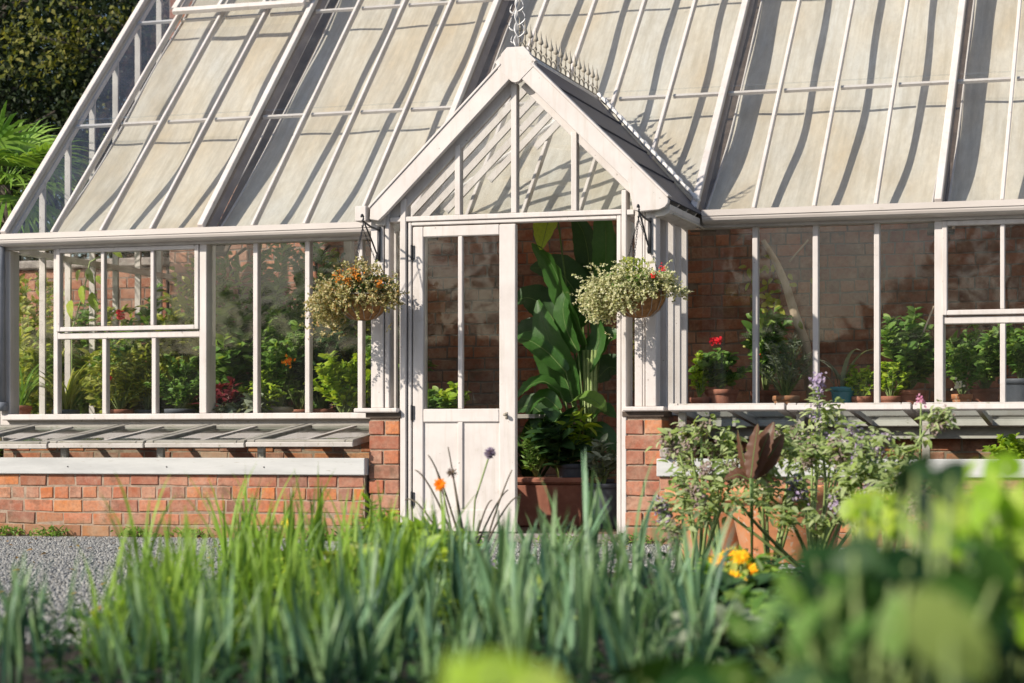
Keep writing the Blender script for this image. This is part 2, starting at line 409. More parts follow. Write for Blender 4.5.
def blade(m, base, az, length, width, lean, arch, segs=8, fold=.25, tw=0., tip=.0):
    """strap leaf in mesh m: starts leaning 'lean' from vertical, arches over by 'arch' radians"""
    p = Vector(base); h = Vector((math.cos(az), math.sin(az), 0)); side0 = Vector((-math.sin(az), math.cos(az), 0))
    vs = []; fs = []
    for i in range(segs + 1):
        t = i / segs
        a = lean + arch * t ** 1.6
        d = h * math.sin(a) + UP * math.cos(a); nn = h * math.cos(a) - UP * math.sin(a)
        sd = side0 * math.cos(tw * t) + nn * math.sin(tw * t)
        w = width * (.55 + .45 * min(1, t * 4)) * (1 - t ** 2.2) ** .8 + .0008
        vs += [p - sd * w / 2 - nn * (-fold * w / 2), p, p + sd * w / 2 - nn * (-fold * w / 2)]
        p = p + d * (length / segs)
    for i in range(segs):
        a = i * 3
        fs += [(a, a + 1, a + 4, a + 3), (a + 1, a + 2, a + 5, a + 4)]
    m.add(vs, fs)

def bush_data(base, h, spread, nst, per, rng, start=.25, flat=.6, lean=.9):
    """leaf positions along wandering stems; returns arrays + stem polylines"""
    P = []; D = []; Nn = []; stems = []
    for s in range(nst):
        az = rng.uniform(0, 2 * math.pi); rr = rng.uniform(.05, 1) ** .6
        tip = Vector((math.cos(az) * spread * rr, math.sin(az) * spread * rr, h * (1 - .45 * rr * rr) * rng.uniform(.72, 1.08)))
        mid = Vector((tip.x * .35, tip.y * .35, tip.z * .6)) + Vector(rng.normal(0, .06, 3)) * h
        pts = []
        for i in range(7):
            t = i / 6
            pts.append(Vector(base) + mid * (2 * t * (1 - t)) + tip * (t * t))
        stems.append(pts)
        for k in range(per):
            t = start + (1 - start) * rng.uniform(0, 1) ** .7
            i = min(5, int(t * 6)); q = pts[i].lerp(pts[i + 1], t * 6 - i)
            td = (pts[i + 1] - pts[i]).normalized()
            a2 = rng.uniform(0, 2 * math.pi)
            out = Vector((math.cos(a2), math.sin(a2), rng.uniform(-.5, .6)))
            d = (out + td * .6).normalized()
            P.append(q); D.append(d); Nn.append(Vector((rng.normal(-.30, .40), rng.normal(-.55, .40), flat + rng.uniform(0, .5))))
    return P, D, Nn, stems

def foliage(parent, base, h, spread, nst, per, L, W, mat, seed=0, tpl=OV, name='foliage', stem_mat=STEM, stem_r=.004, start=.25, stems=True, flat=.6):
    rng = np.random.default_rng(seed + 100)
    P, D, Nn, st = bush_data(base, h, spread, nst, per, rng, start, flat)
    sL = L * rng.uniform(.6, 1.25, len(P))
    o = leaves(name, tpl, P, D, Nn, sL, sL * W / L, mat, parent, base)
    if stems:
        m = M()
        for p in st: m.tube(p, [stem_r * (1 - .75 * i / 6) for i in range(7)], 5)
        m.build('stem', stem_mat, parent, True, loc=base)
    return o, st

def flower_head(parent, p, r, mat, n=14, face=(-.2, -.9, .5), centre=None, layers=2, name='flower', seed=0):
    """daisy-like flower"""
    rng = np.random.default_rng(seed + int(abs(p[0]) * 1000))
    f = Vector(face).normalized(); a = f.cross(UP).normalized(); b = a.cross(f)
    P = []; D = []; Q = []; L = []
    for l in range(layers):
        for k in range(n):
            an = 2 * math.pi * (k + .5 * l) / n + rng.normal(0, .08)
            d = a * math.cos(an) + b * math.sin(an) + f * (.25 + .35 * l + rng.normal(0, .1))
            P.append(Vector(p)); D.append(d); Q.append(f); L.append(r * (1 - .2 * l) * rng.uniform(.85, 1.1))
    o = leaves(name, SI, P, D, Q, L, np.array(L) * .42, mat, parent, p)
    return o

def pot_mesh(r, h, rim=.02, taper=.72, c=(0, 0, 0), n=28):
    m = M()
    m.lathe([(0.001, 0), (r * taper, 0), (r * taper + .003, .006), (r * .965, h - rim * 1.6), (r * .97, h - rim * 1.5), (r * 1.06, h - rim * 1.45), (r * 1.07, h - .005), (r * 1.05, h), (r * .95, h), (r * .93, h - .03), (.001, h - .03)], c, n)
    return m

# ------------------------------------------------------------------ bricks
def bricks(m, mm, org, u, n, length, height, course=.085, bl=.20, depth=.10, joint=.010, rng=RNG, headers=True, z0=0, first=0):
    """bricks laid on a wall face: org lower left of the face, u along, n outward; mm gets the mortar core"""
    org = Vector(org); u = Vector(u); n = Vector(n)
    nc = max(1, round(height / course)); ch = height / nc
    for c in range(nc):
        x = 0.0
        hd = headers and (c + first) % 4 == 3
        L = bl * .5 if hd else bl
        if (c + first) % 2: x = -L * .5
        while x < length - .005:
            l = L * rng.uniform(.93, 1.05)
            x0 = max(0, x); x1 = min(length, x + l)
            if length - x1 < .035: x1 = length
            if x1 - x0 > .03:
                pr = rng.uniform(-.003, .003)
                cs = []
                for (aa, zz) in ((x0 + joint / 2, c * ch + joint / 2), (x1 - joint / 2, c * ch + joint / 2), (x1 - joint / 2, (c + 1) * ch - joint / 2), (x0 + joint / 2, (c + 1) * ch - joint / 2)):
                    j = rng.normal(0, .0014, 3)
                    cs.append((aa + j[0] * 1.6, zz + j[1] * 1.8 + .0035 * math.sin(aa * 2.3 + c), pr + j[2]))
                g = .004
                mid = [(np.mean([q[0] for q in cs]), np.mean([q[1] for q in cs]))]
                def pt(a, z, o): return org + u * a + UP * z + n * o
                cx, cz = mid[0]
                fr = [pt(a + (g if a < cx else -g), z + (g if z < cz else -g), o) for a, z, o in cs]
                ms = [pt(a, z, o - g) for a, z, o in cs]
                bk = [pt(a, z, -depth) for a, z, o in cs]
                vs = bk + ms + fr
                fs = [(8, 9, 10, 11)]
                for k in range(4):
                    k2 = (k + 1) % 4
                    fs += [(k, k2, 4 + k2, 4 + k), (4 + k, 4 + k2, 8 + k2, 8 + k)]
                m.add(vs, fs)
            x += l
    a = org - n * .0045; b = a + u * length
    mm.hexa([a, b, b - n * (depth - .012), a - n * (depth - .012), a + UP * height, b + UP * height, b + UP * height - n * (depth - .012), a + UP * height - n * (depth - .012)])

def brick_part(name, faces, parent, mat=BRICK, **kw):
    """a brickwork part: bricks as the part, its mortar core as a sub-part"""
    m = M(); mm = M()
    for (org, u, n, l, h) in faces: bricks(m, mm, org, u, n, l, h, **kw)
    o = m.build(name, mat, parent)
    mm.build('mortar', MORTAR if mat is BRICK else MORTAR2, o)
    return o

X_, Y_ = Vector((1, 0, 0)), Vector((0, 1, 0))
# ================================================================== SETTING
g = M(); g.add([(-150, -60, 0), (150, -60, 0), (150, 200, 0), (-150, 200, 0)], [(0, 1, 2, 3)])
tag(g.build('ground', GRAVEL), None, None, kind='structure')
def pebbles(n, xr, zr, seed):
    r = np.random.default_rng(seed); P = []
    for i in range(n):
        z = math.sqrt(r.uniform(zr[0] ** 2, zr[1] ** 2)); q = on_ground(r.uniform(*xr), z, .004); P.append(q)
    return P
OCT = (np.array([(0, -.5, 0), (.5, 0, .06), (0, .5, 0), (-.5, 0, -.05), (.05, .05, .42), (0, 0, -.4)], float), [(0, 1, 4), (1, 2, 4), (2, 3, 4), (3, 0, 4), (1, 0, 5), (2, 1, 5), (3, 2, 5), (0, 3, 5)])
PEB = leaf_mat('pebble', [(.13, .135, .145), (.20, .205, .215), (.28, .285, .29), (.18, .175, .17), (.36, .36, .355), (.15, .16, .17)], 0, .8, .2)
Pp = pebbles(26000, (-20, 300), (5.9, 12.9), 3) + pebbles(5000, (480, 700), (8.0, 12.2), 4)
rr = np.random.default_rng(6)
Lp = rr.uniform(.010, .026, len(Pp))
tag(leaves('gravel_stones', OCT, Pp, np.stack([rr.normal(0, 1, len(Pp)), rr.normal(0, 1, len(Pp)), rr.normal(0, .25, len(Pp))], 1), rr.normal(0, .3, (len(Pp), 3)) + np.array((0, 0, 1)), Lp, Lp * rr.uniform(.6, 1, len(Pp)), PEB), 'loose grey gravel stones on the path', 'gravel', kind='stuff')
def soil_sheet(pts, z):
    m = M(); n = 14
    A, B, C, D = [Vector(p) for p in pts]
    vs = []; fs = []
    for i in range(n + 1):
        for j in range(n + 1):
            p = A.lerp(B, i / n).lerp(D.lerp(C, i / n), j / n)
            e = min(i, j, n - i, n - j)
            vs.append((p.x + random.uniform(-.02, .02), p.y + random.uniform(-.02, .02), (z * min(1, e) + random.uniform(-.012, .015) * min(1, e)) + .004))
    for i in range(n):
        for j in range(n):
            a = i * (n + 1) + j; fs.append((a, a + n + 1, a + n + 2, a + 1))
    m.add(vs, fs)
    return tag(m.build('soil_bed', SOIL, None, True), None, None, kind='structure')
soil_sheet([on_ground(215, 9.0), on_ground(1500, 9.0), on_ground(1500, 5.85), on_ground(150, 5.85)], .03)
soil_sheet([on_ground(-300, 5.8), on_ground(1500, 5.8), on_ground(3500, .9), on_ground(-2500, .9)], .03)
fl = M(); fl.box(-3.5, 4.9, .12, 2.55, .01, .05); fl.box(-.40, .95, -.84, .12, .01, .05)
tag(fl.build('greenhouse_floor', FLOORM), None, None, kind='structure')

# ================================================================== GREENHOUSE
G = thing('greenhouse', 'white timber and glass greenhouse with a gabled porch on a low red brick base', 'greenhouse')
EZ = H + 1.448; PH = .7725; CP, SP = math.cos(PH), math.sin(PH)
BA, BS = -3.5835, .36545
def bx(n): return BA + BS * n
XL, XR = bx(0), bx(23)
YW = 2.6; SLEN = YW / CP
def rp(x, s, off=0): return Vector((x, s * CP - off * SP, EZ + s * SP + off * CP))
MAINS = (0, 4, 8, 13, 17, 21, 23)
# --- roof: rafters, bars, panes
SV = 1.84 / CP
for n in range(24):
    m = M(); x = bx(n)
    if n in MAINS:
        m.bar(rp(x, -.03, .022), rp(x, SLEN, .022), .043, .040, rp(0, 0, 1) - rp(0, 0, 0))
        mr = m.build('main_rafter', PAINT, G, bevel=.004)
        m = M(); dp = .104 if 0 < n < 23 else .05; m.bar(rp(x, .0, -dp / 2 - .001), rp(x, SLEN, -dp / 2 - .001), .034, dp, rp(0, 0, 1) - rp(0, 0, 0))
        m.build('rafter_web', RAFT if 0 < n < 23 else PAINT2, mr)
        if 0 < n < 23:
            m = M(); m.bar(rp(x - .01, .12 if n in (8, 13) else .02, -.262), rp(x - .01, SLEN - .1, -.262), .16, .02, rp(0, 0, 1) - rp(0, 0, 0))
            m.build('dark_gap_plate', DARKW, mr)  # dark truss-like plate added to blacken the gap between blinds
    else:
        e = SLEN
        m.bar(rp(x, -.03, .014), rp(x, e, .014), .0225, .024, rp(0, 0, 1) - rp(0, 0, 0))
        m.bar(rp(x, .0, -.014), rp(x, e, -.014), .015, .030, rp(0, 0, 1) - rp(0, 0, 0))
        m.build('roof_bar', PAINT, G, bevel=.004)
for n in range(23):
    m = M(); a, b = bx(n) + .017, bx(n + 1) - .017
    ss = [(-.02, .905 / CP + .03), (.905 / CP, SLEN)]
    for i, (s0, s1) in enumerate(ss):
        o0 = .006 + .004 * i; o1 = .002
        m.hexa([rp(a, s0, o0), rp(b, s0, o0), rp(b, s1, o1), rp(a, s1, o1), rp(a, s0, o0 + .003), rp(b, s0, o0 + .003), rp(b, s1, o1 + .003), rp(a, s1, o1 + .003)][:4] + [rp(a, s0, o0 + .003), rp(b, s0, o0 + .003), rp(b, s1, o1 + .003), rp(a, s1, o1 + .003)])
    # one sheet, no thickness needed optically: keep only the outer faces as a single layer
    m2 = M()
    for i, (s0, s1) in enumerate(ss):
        o0 = .008 + .004 * i
        m2.add([rp(a, s0, o0), rp(b, s0, o0), rp(b, s1, .003), rp(a, s1, .003)], [(0, 1, 2, 3)])
    m2.build('roof_pane', DUSTYSKY if n == 0 else RGLASS, G)
nv = rp(0, 0, 1) - rp(0, 0, 0)
for n in range(23):                      # purlin lengths between the bars
    for s in (.893 / CP, SV):
        m = M(); m.bar(rp(bx(n) + .02, s, -.028), rp(bx(n + 1) - .02, s, -.028), .022, .020, nv)
        m.build('purlin', PAINT, G)
# --- roof blinds, sagging below the glass
def sag(s, k): return .105 + .105 * math.sin(min(1, s / 1.25) * math.pi / 2) + .010 * math.sin(s * (2.1 + .5 * (k % 3)) + k * 1.7)
for i, (n0, n1) in enumerate(((1, 4), (4, 8), (8, 13), (13, 17), (17, 21), (21, 23))):
    a = bx(n0) + (-.13 if n0 == 1 else .035); b = bx(n1) - .055
    m = M(); vs = []; fs = []; nx, ns = 20, 40
    s0 = .12 if n0 == 8 else .035
    for j in range(ns + 1):
        s = s0 + (SLEN - .12 - s0) * j / ns
        for k in range(nx + 1):
            t = k / nx; x = a + (b - a) * t
            o = -sag(s, i) - .012 * math.sin(t * math.pi) - .006 * math.sin(t * 17 + s * 5 + i)
            vs.append(rp(x, s, o))
    for j in range(ns):
        for k in range(nx):
            q = j * (nx + 1) + k; fs.append((q, q + 1, q + nx + 2, q + nx + 1))
    m.add(vs, fs); bl = m.build('roof_blind', FABRIC, G, True)
    m = M()
    for x in (a, b):
        m.tube([rp(x, s0 + (SLEN - .12 - s0) * j / 20, -sag(s0 + (SLEN - .12 - s0) * j / 20, i) + .004) for j in range(21)], .0075, 5)
    m.build('blind_edge', PAINT, bl, True)
# --- raised ventilator over the first bays
m = M(); x0, x1 = bx(1) + .0, bx(4) - .03; s0 = SV - .03; off = .075
m.bar(rp(x0, s0, off), rp(x1, s0, off), .05, .035, nv)
for x in (x0, x1): m.bar(rp(x, s0 + .03, off), rp(x, SLEN - .1, .05), .045, .035, nv)
for n in (2, 3): m.bar(rp(bx(n), s0 + .03, off), rp(bx(n), SLEN - .1, .05), .028, .03, nv)
v = m.build('roof_vent', PAINT, G, bevel=.003)
m = M(); m.add([rp(x0, s0, off), rp(x1, s0, off), rp(x1, SLEN - .1, .05), rp(x0, SLEN - .1, .05)], [(0, 1, 2, 3)]); m.build('pane', RGLASS, v)
# --- ridge plate against the wall
m = M(); m.bar(rp(XL, SLEN, 0), rp(XR, SLEN, 0), .14, .1, nv); m.build('ridge_board', PAINT, G)
# --- gutters
def gutter(name, a, b, y0, z0, parent):
    prof = [(y0 + .10, z0), (y0, z0), (y0, z0 - .036), (y0 + .007, z0 - .039), (y0 + .007, z0 - .048), (y0 + .014, z0 - .062), (y0 + .034, z0 - .074), (y0 + .060, z0 - .079), (y0 + .10, z0 - .079)]
    m = M(); m.prism([Vector((0, y, z)) for y, z in prof], (a, 0, 0), (b, 0, 0))
    return m.build(name, GUTP, parent)
GZ = H + 1.429
gutter('gutter', XL - .12, -.655, -.125, GZ, G); gutter('gutter', 1.235, XR + .1, -.125, GZ, G)
m = M(); m.box(XL - .02, -.60, -.024, .05, GZ - .098, GZ + .0); m.build('wall_plate', PAINT2, G)
m = M(); m.box(1.19, XR, -.024, .05, GZ - .098, GZ + .0); m.build('wall_plate', PAINT2, G)
# moss and litter lodged on the gutter: small leaf bits
# --- front windows
WT = H + 1.338; WB = H + .222
def pane(a, b, z0, z1, y, parent):
    m = M(); m.add([(a, y, z0), (b, y, z0), (b, y, z1), (a, y, z1)], [(0, 1, 2, 3)]); return m.build('pane', GLASS, parent)
def vbar(x, z0, z1, parent, w=.034, y0=.018, y1=.075, name='glazing_bar', mat=PAINT):
    m = M(); m.box(x - w / 2, x + w / 2, y0, y1, z0, z1); return m.build(name, mat, parent, bevel=.004)
def sillm(a, b, parent):
    m = M(); m.box(a, b, -.055, .09, WB - .040, WB); return m.build('sill', PAINT, parent, bevel=.006)
GY = .045
def front_window(ns, x0, x1, case):
    m = M(); m.box(x0, x1, .012, .085, WT, GZ - .0985)
    w = m.build('front_window', PAINT, G)
    sillm(x0 - .03, x1 + .02, w)
    xs = [x0] + [bx(n) for n in ns] + [x1]
    for n in ns:
        x = bx(n)
        if n in MAINS:
            pm = M(); pm.box(x - .026, x + .026, -.002, .14, WB + .001, WT + .001); pm.build('window_post', PAINT, w, bevel=.004)
        elif case and case[0] < n < case[1]: continue
        else: vbar(x, WB, WT, w)
    for i in range(len(xs) - 1):
        a, b = xs[i], xs[i + 1]
        if case and a >= bx(case[0]) - .01 and b <= bx(case[1]) + .01: continue
        pane(a, b, WB, WT, GY, w)
    return w
front_window(range(1, 8), XL + .03, -.62, (1, 4))
front_window(range(14, 23), 1.20, XR - .03, (17, 21))
def casement(n0, n1):
    a, b = bx(n0) + .019, bx(n1) - .028
    zr = H + .755                         # transom rail between vent and fixed lights
    m = M(); m.box(a, b, .010, .085, zr - .030, zr + .012)
    c = m.build('casement_window', PAINT, G, bevel=.004)
    # opening sash, a little proud
    s = M(); z0, z1 = zr + .020, WT - .008; w = .030
    s.box(a, a + w, -.012, .040, z0, z1); s.box(b - w, b, -.012, .040, z0, z1)
    s.box(a + w, b - w, -.012, .040, z1 - w, z1); s.box(a + w, b - w, -.012, .040, z0, z0 + w)
    s.build('sash', PAINT, c, bevel=.004)
    for n in range(n0 + 1, n1):
        vbar(bx(n), z0 + w, z1 - w, c, .026, -.008, .036)
        vbar(bx(n), WB, zr - .030, c, .032, .016, .07)
    pane(a, b, z0 + .01, z1 - .01, .012, c); pane(a, b, WB, zr - .02, GY, c)
    return c
casement(1, 4); casement(17, 21)
# --- corner posts
for x in (XL, XR):
    m = M(); m.box(x - .045, x + .032, -.004, .12, .70, GZ - .099); m.build('corner_post', PAINT, G, bevel=.005)
m = M(); m.tube([(XL - .012, -.06, GZ - .06), (XL - .012, -.055, 1.75), (XL - .012, -.05, .80)], .034, 12)
m.lathe([(.036, .80), (.047, .80), (.047, .86), (.036, .86)], (XL - .012, -.05, 0), 12)
m.build('downpipe', PIPE, G, True)
# --- brick dwarf wall under the windows, apron board
brick_part('base_wall', [((XL - .04, .03, 0), X_, -Y_, -.6 - XL + .04, .70)], G)
brick_part('base_wall', [((1.17, .03, 0), X_, -Y_, XR - 1.17, .70)], G)
m = M(); m.box(XL - .04, -.61, .0, .029, .645, .738); m.build('apron_board', PAINT2, G, bevel=.003)
m = M(); m.box(1.18, XR, .0, .029, .645, .738); m.build('apron_board', PAINT2, G, bevel=.003)
# --- glazed end walls
def end_wall(x, sgn):
    m = M(); m.box(x - .03, x + .03, .125, YW - .02, WB - .04, WB)
    m.bar(Vector((x, .02, EZ - .045)), Vector((x, YW, EZ - .045 + (YW - .02) * SP / CP)), .04, .035, nv)
    e = m.build('end_wall', PAINT, G)
    n = 7
    ys = [.12 + (YW - .12) * i / n for i in range(n + 1)]
    for i in range(1, n):
        y = ys[i]; zt = EZ - .06 + y * SP / CP
        b = M(); b.box(x - .022, x + .022, y - .011, y + .011, WB, zt); b.build('glazing_bar', PAINT2, e)
    b = M(); b.box(x - .024, x + .024, .12, YW - .02, WT - .02, WT + .02); b.build('transom_rail', PAINT, e)
    p = M(); p.add([(x, .12, WB), (x, YW - .02, WB), (x, YW - .02, EZ + (YW - .02) * SP / CP - .05), (x, .12, EZ + .12 * SP / CP - .05)], [(0, 1, 2, 3)])
    p.build('pane', GLASS, e)
    return e
end_wall(XL + .005, -1); end_wall(XR - .005, 1)
brick_part('base_wall', [((XL - .03, YW, 0), -Y_, -X_, YW - .14, .70)], G)
brick_part('base_wall', [((XR + .03, .14, 0), Y_, X_, YW - .14, .70)], G)
# interior tie beams and timber props
for n in (5,):
    m = M(); m.box(bx(n) - .03, bx(n) + .03, 1.62, 1.68, .052, 3.1); m.build('support_post', PAINT2, G, bevel=.003)

# ================================================================== PORCH
PX = .320; PY = -.90
# piers
CAPZ = .787
for x0, x1, ya in ((-.612, -.412, PY), (.955, 1.178, PY)):
    p = M(); pm = M()
    for c in range(8):
        z = .02 + c * .0875
        segs = [(x0, x1)] if c % 2 == 0 else [(x0, (x0 + x1) / 2 + random.uniform(-.01, .01)), None]
        if segs[-1] is None: segs[-1] = (segs[0][1], x1)
        for a, b in segs:
            j = [random.uniform(-.003, .003) for _ in range(6)]
            p.hexa([(a + .005 + j[0], ya + j[4], z), (b - .005 + j[1], ya + j[4] + j[5], z + j[2]), (b - .005, ya + .20, z), (a + .005, ya + .20, z), (a + .005 + j[0], ya + j[4], z + .077), (b - .005 + j[1], ya + j[4] + j[5], z + .077 + j[3]), (b - .005, ya + .20, z + .077), (a + .005, ya + .20, z + .077)])
    pier = p.build('brick_pier', BRICK, G, bevel=.004)
    pm.box(x0 + .009, x1 - .009, ya + .010, ya + .19, .0, .73); pm.build('mortar', MORTAR, pier)
    pt = M(); pt.box(x0 - .012, x1 + .008, ya - .008, ya + .2, .731, .760); pt.build('timber_pad', DARKW, pier)
    cp = M()
    if x0 < 0: cp.box(x0 - .075, -.413, ya - .045, ya + .24, .7605, CAPZ)
    else: cp.box(.952, x1 + .02, ya - .045, ya + .24, .7605, CAPZ)
    cp.build('pier_cap', PAINT, pier, bevel=.006)
# dwarf side walls of the porch
brick_part('porch_wall', [((1.15, PY + .2, 0), Y_, X_, .74, .74)], G)
brick_part('porch_wall', [((-.585, -.16, 0), -Y_, -X_, .54, .74)], G)
TZ0, TZ1 = H + 1.331, H + 1.361
# corner posts (double) and jambs
def post(x0, x1, y0, y1, z0, z1, name='porch_post', parent=G, bev=.004):
    m = M(); m.box(x0, x1, y0, y1, z0, z1); return m.build(name, PAINT, parent, bevel=bev)
post(-.594, -.515, PY, PY + .10, CAPZ, H + 1.44); post(-.508, -.480, PY + .006, PY + .09, CAPZ, H + 1.47)
post(1.010 + .05, 1.073, PY + .01, PY + .09, CAPZ, H + 1.44); post(1.078, 1.141, PY, PY + .10, CAPZ, H + 1.44)
post(1.012, 1.058, PY + .012, PY + .075, CAPZ, H + 1.45)
post(-.410, -.374, PY, PY + .09, .055, H + 1.47, 'door_jamb'); post(-.366, -.345, PY + .015, PY + .085, .055, TZ0 - .002, 'door_jamb')
post(.906, .932, PY + .012, PY + .085, .055, TZ0 - .002, 'door_jamb'); post(.937, .966, PY, PY + .09, .055, H + 1.47, 'door_jamb')
post(-.478, .9365, PY + .004, PY + .085, TZ0, TZ1, 'transom'); post(.9665, 1.010, PY + .004, PY + .085, TZ0 - .004, TZ1 - .004, 'transom')
post(-.3445, .9055, PY + .014, PY + .08, TZ0 - .024, TZ0 - .003, 'door_head')
# sidelight panes
for a, b in ((-.480, -.410), (.966, 1.012)):
    m = M(); m.add([(a, PY + .045, CAPZ), (b, PY + .045, CAPZ), (b, PY + .045, TZ0), (a, PY + .045, TZ0)], [(0, 1, 2, 3)]); m.build('sidelight_pane', GLASS, G)
# threshold
m = M(); m.box(-.42, .97, PY - .05, PY + .12, .005, .054); m.build('threshold', STONE, G, bevel=.006)
# door leaf (left, closed)
DX0, DX1 = -.338, .298; DZ0, DZ1 = .062, H + 1.300; yA, yB = PY + .020, PY + .062
d = M()
d.box(DX0, DX0 + .066, yA, yB, DZ0, DZ1); d.box(DX1 - .100, DX1, yA, yB, DZ0, DZ1)
d.box(DX0 + .066, DX1 - .100, yA, yB, DZ1 - .062, DZ1); d.box(DX0 + .066, DX1 - .100, yA, yB, H + .148, H + .226); d.box(DX0 + .066, DX1 - .100, yA, yB, DZ0, DZ0 + .13)
door = d.build('door', PAINT, G, bevel=.005)
ix0, ix1 = DX0 + .066, DX1 - .100; ic = -.043
m = M(); m.box(ic - .014, ic + .014, yA + .002, yB - .004, H + .226, DZ1 - .062); m.build('glazing_bar', PAINT, door, bevel=.004)
m = M(); m.box(ic - .016, ic + .016, yA + .001, yB - .002, DZ0 + .13, H + .148); m.build('muntin', PAINT, door, bevel=.004)
for a, b in ((ix0, ic - .014), (ic + .014, ix1)):
    m = M(); m.add([(a, yA + .02, H + .226), (b, yA + .02, H + .226), (b, yA + .02, DZ1 - .062), (a, yA + .02, DZ1 - .062)], [(0, 1, 2, 3)]); m.build('pane', GLASS, door)
for a, b in ((ix0, ic - .016), (ic + .016, ix1)):
    m = M(); m.box(a, b, yA + .014, yA + .03, DZ0 + .13, H + .148)
    m.build('panel', PAINT, door)
m = M()
for z in (H + .205, H + 1.15, .25):
    m.box(DX0 - .012, DX0 + .012, yA - .006, yA - .0005, z - .04, z + .04)
    m.tube([(DX0 - .004, yA - .009, z - .045), (DX0 - .004, yA - .009, z + .045)], .006, 8)
m.build('hinge', IRON, door)
m = M(); m.box(.236, .250, yA - .003, yA - .0005, H + .165, H + .205); m.tube([(.243, yA - .002, H + .19), (.243, yA - .022, H + .19)], .006, 8); m.lathe([(.001, 0), (.011, .002), (.014, .009), (.009, .017), (.001, .019)], (.243, yA - .03, H + .181), 10)
m.build('knob', RUSTY, door, True)
# open leaf, swung right back into the porch
d = M(); xo = .925; y0, y1 = PY + .085, PY + .70
for ya, yb in ((y0, y0 + .066), (y1 - .09, y1)): d.box(xo, xo + .040, ya, yb, DZ0, DZ1)
for za, zb in ((DZ1 - .062, DZ1), (H + .148, H + .226), (DZ0, DZ0 + .13)): d.box(xo, xo + .040, y0 + .066, y1 - .09, za, zb)
d2 = d.build('door', PAINT, G, bevel=.004)
m = M(); m.box(xo + .012, xo + .03, y0 + .066, y1 - .09, DZ0 + .13, H + .148); m.build('panel', PAINT, d2)
m = M(); m.add([(xo + .02, y0 + .066, H + .226), (xo + .02, y1 - .09, H + .226), (xo + .02, y1 - .09, DZ1 - .062), (xo + .02, y0 + .066, DZ1 - .062)], [(0, 1, 2, 3)]); m.build('pane', GLASS, d2)
# porch roof geometry
APZ = H + 2.272; PSL = .985; HW = .905
def pz(dx): return APZ - PSL * abs(dx)
PA = math.atan(PSL)
# barge boards with a curved foot
for sg in (-1, 1):
    w = .138; bz = lambda d: pz(d) + .028
    if sg > 0:
        pts = [(0.0, bz(0)), (HW - .012, bz(HW - .012)), (HW, bz(HW) - .006), (HW - .002, bz(HW) - .030), (HW - .020, bz(HW) - .052), (HW - .055, bz(HW) - .066), (.742, H + 1.337), (.70, H + 1.345), (.67, bz(.67) - w), (.0, bz(0) - w)]
    else:
        pts = [(0.0, bz(0)), (HW - .008, bz(HW - .008)), (HW - .004, H + 1.345), (.845, H + 1.335), (.80, bz(.80) - w), (.0, bz(0) - w)]
    y = PY - .055
    m = M(); m.prism([Vector((PX + sg * px, y, z)) for px, z in pts], (0, 0, 0), (0, .038, 0))
    m.build('barge_board', PAINT, G, bevel=.004)
    # thin capping strip above the board
    m = M(); m.bar(Vector((PX + sg * .09, y + .03, bz(.09) + .008)), Vector((PX + sg * HW, y + .03, bz(HW) + .008)), .075, .014, (sg * math.sin(PA), 0, math.cos(PA)))
    m.build('barge_capping', PAINT, G, bevel=.003)
# apex block
m = M(); y = PY - .072
poly = [(-.050, .040), (.050, .040), (.085, .004), (.088, -.008), (.125, -.044), (.112, -.056), (.118, -.070), (.022, -.160), (0, -.166), (-.022, -.160), (-.118, -.070), (-.112, -.056), (-.125, -.044), (-.088, -.008), (-.085, .004)]
y = PY - .058
m.prism([Vector((PX + a, y, APZ + b)) for a, b in poly], (0, 0, 0), (0, .05, 0))
m.build('apex_block', PAINT, G, bevel=.001)
# gable window
gw = M()
for sg in (-1, 1):
    gw.bar(Vector((PX + sg * .03, PY + .04, pz(.03) - .128)), Vector((PX + sg * .80, PY + .04, pz(.80) - .128)), .03, .06, (sg * math.sin(PA), 0, math.cos(PA)))
gwin = gw.build('gable_window', PAINT, G, bevel=.003)
for px_ in (-.056, .290, .652):
    x = px_; m = M(); m.box(x - .017, x + .017, PY + .010, PY + .07, TZ1, pz(x - PX) - .13); m.build('mullion', PAINT, gwin, bevel=.003)
m = M(); m.add([(PX - .80, PY + .045, TZ1), (PX + .80, PY + .045, TZ1), (PX, PY + .045, TZ1 + .82 * PSL)], [(0, 1, 2)]); m.build('pane', GLASS, gwin)
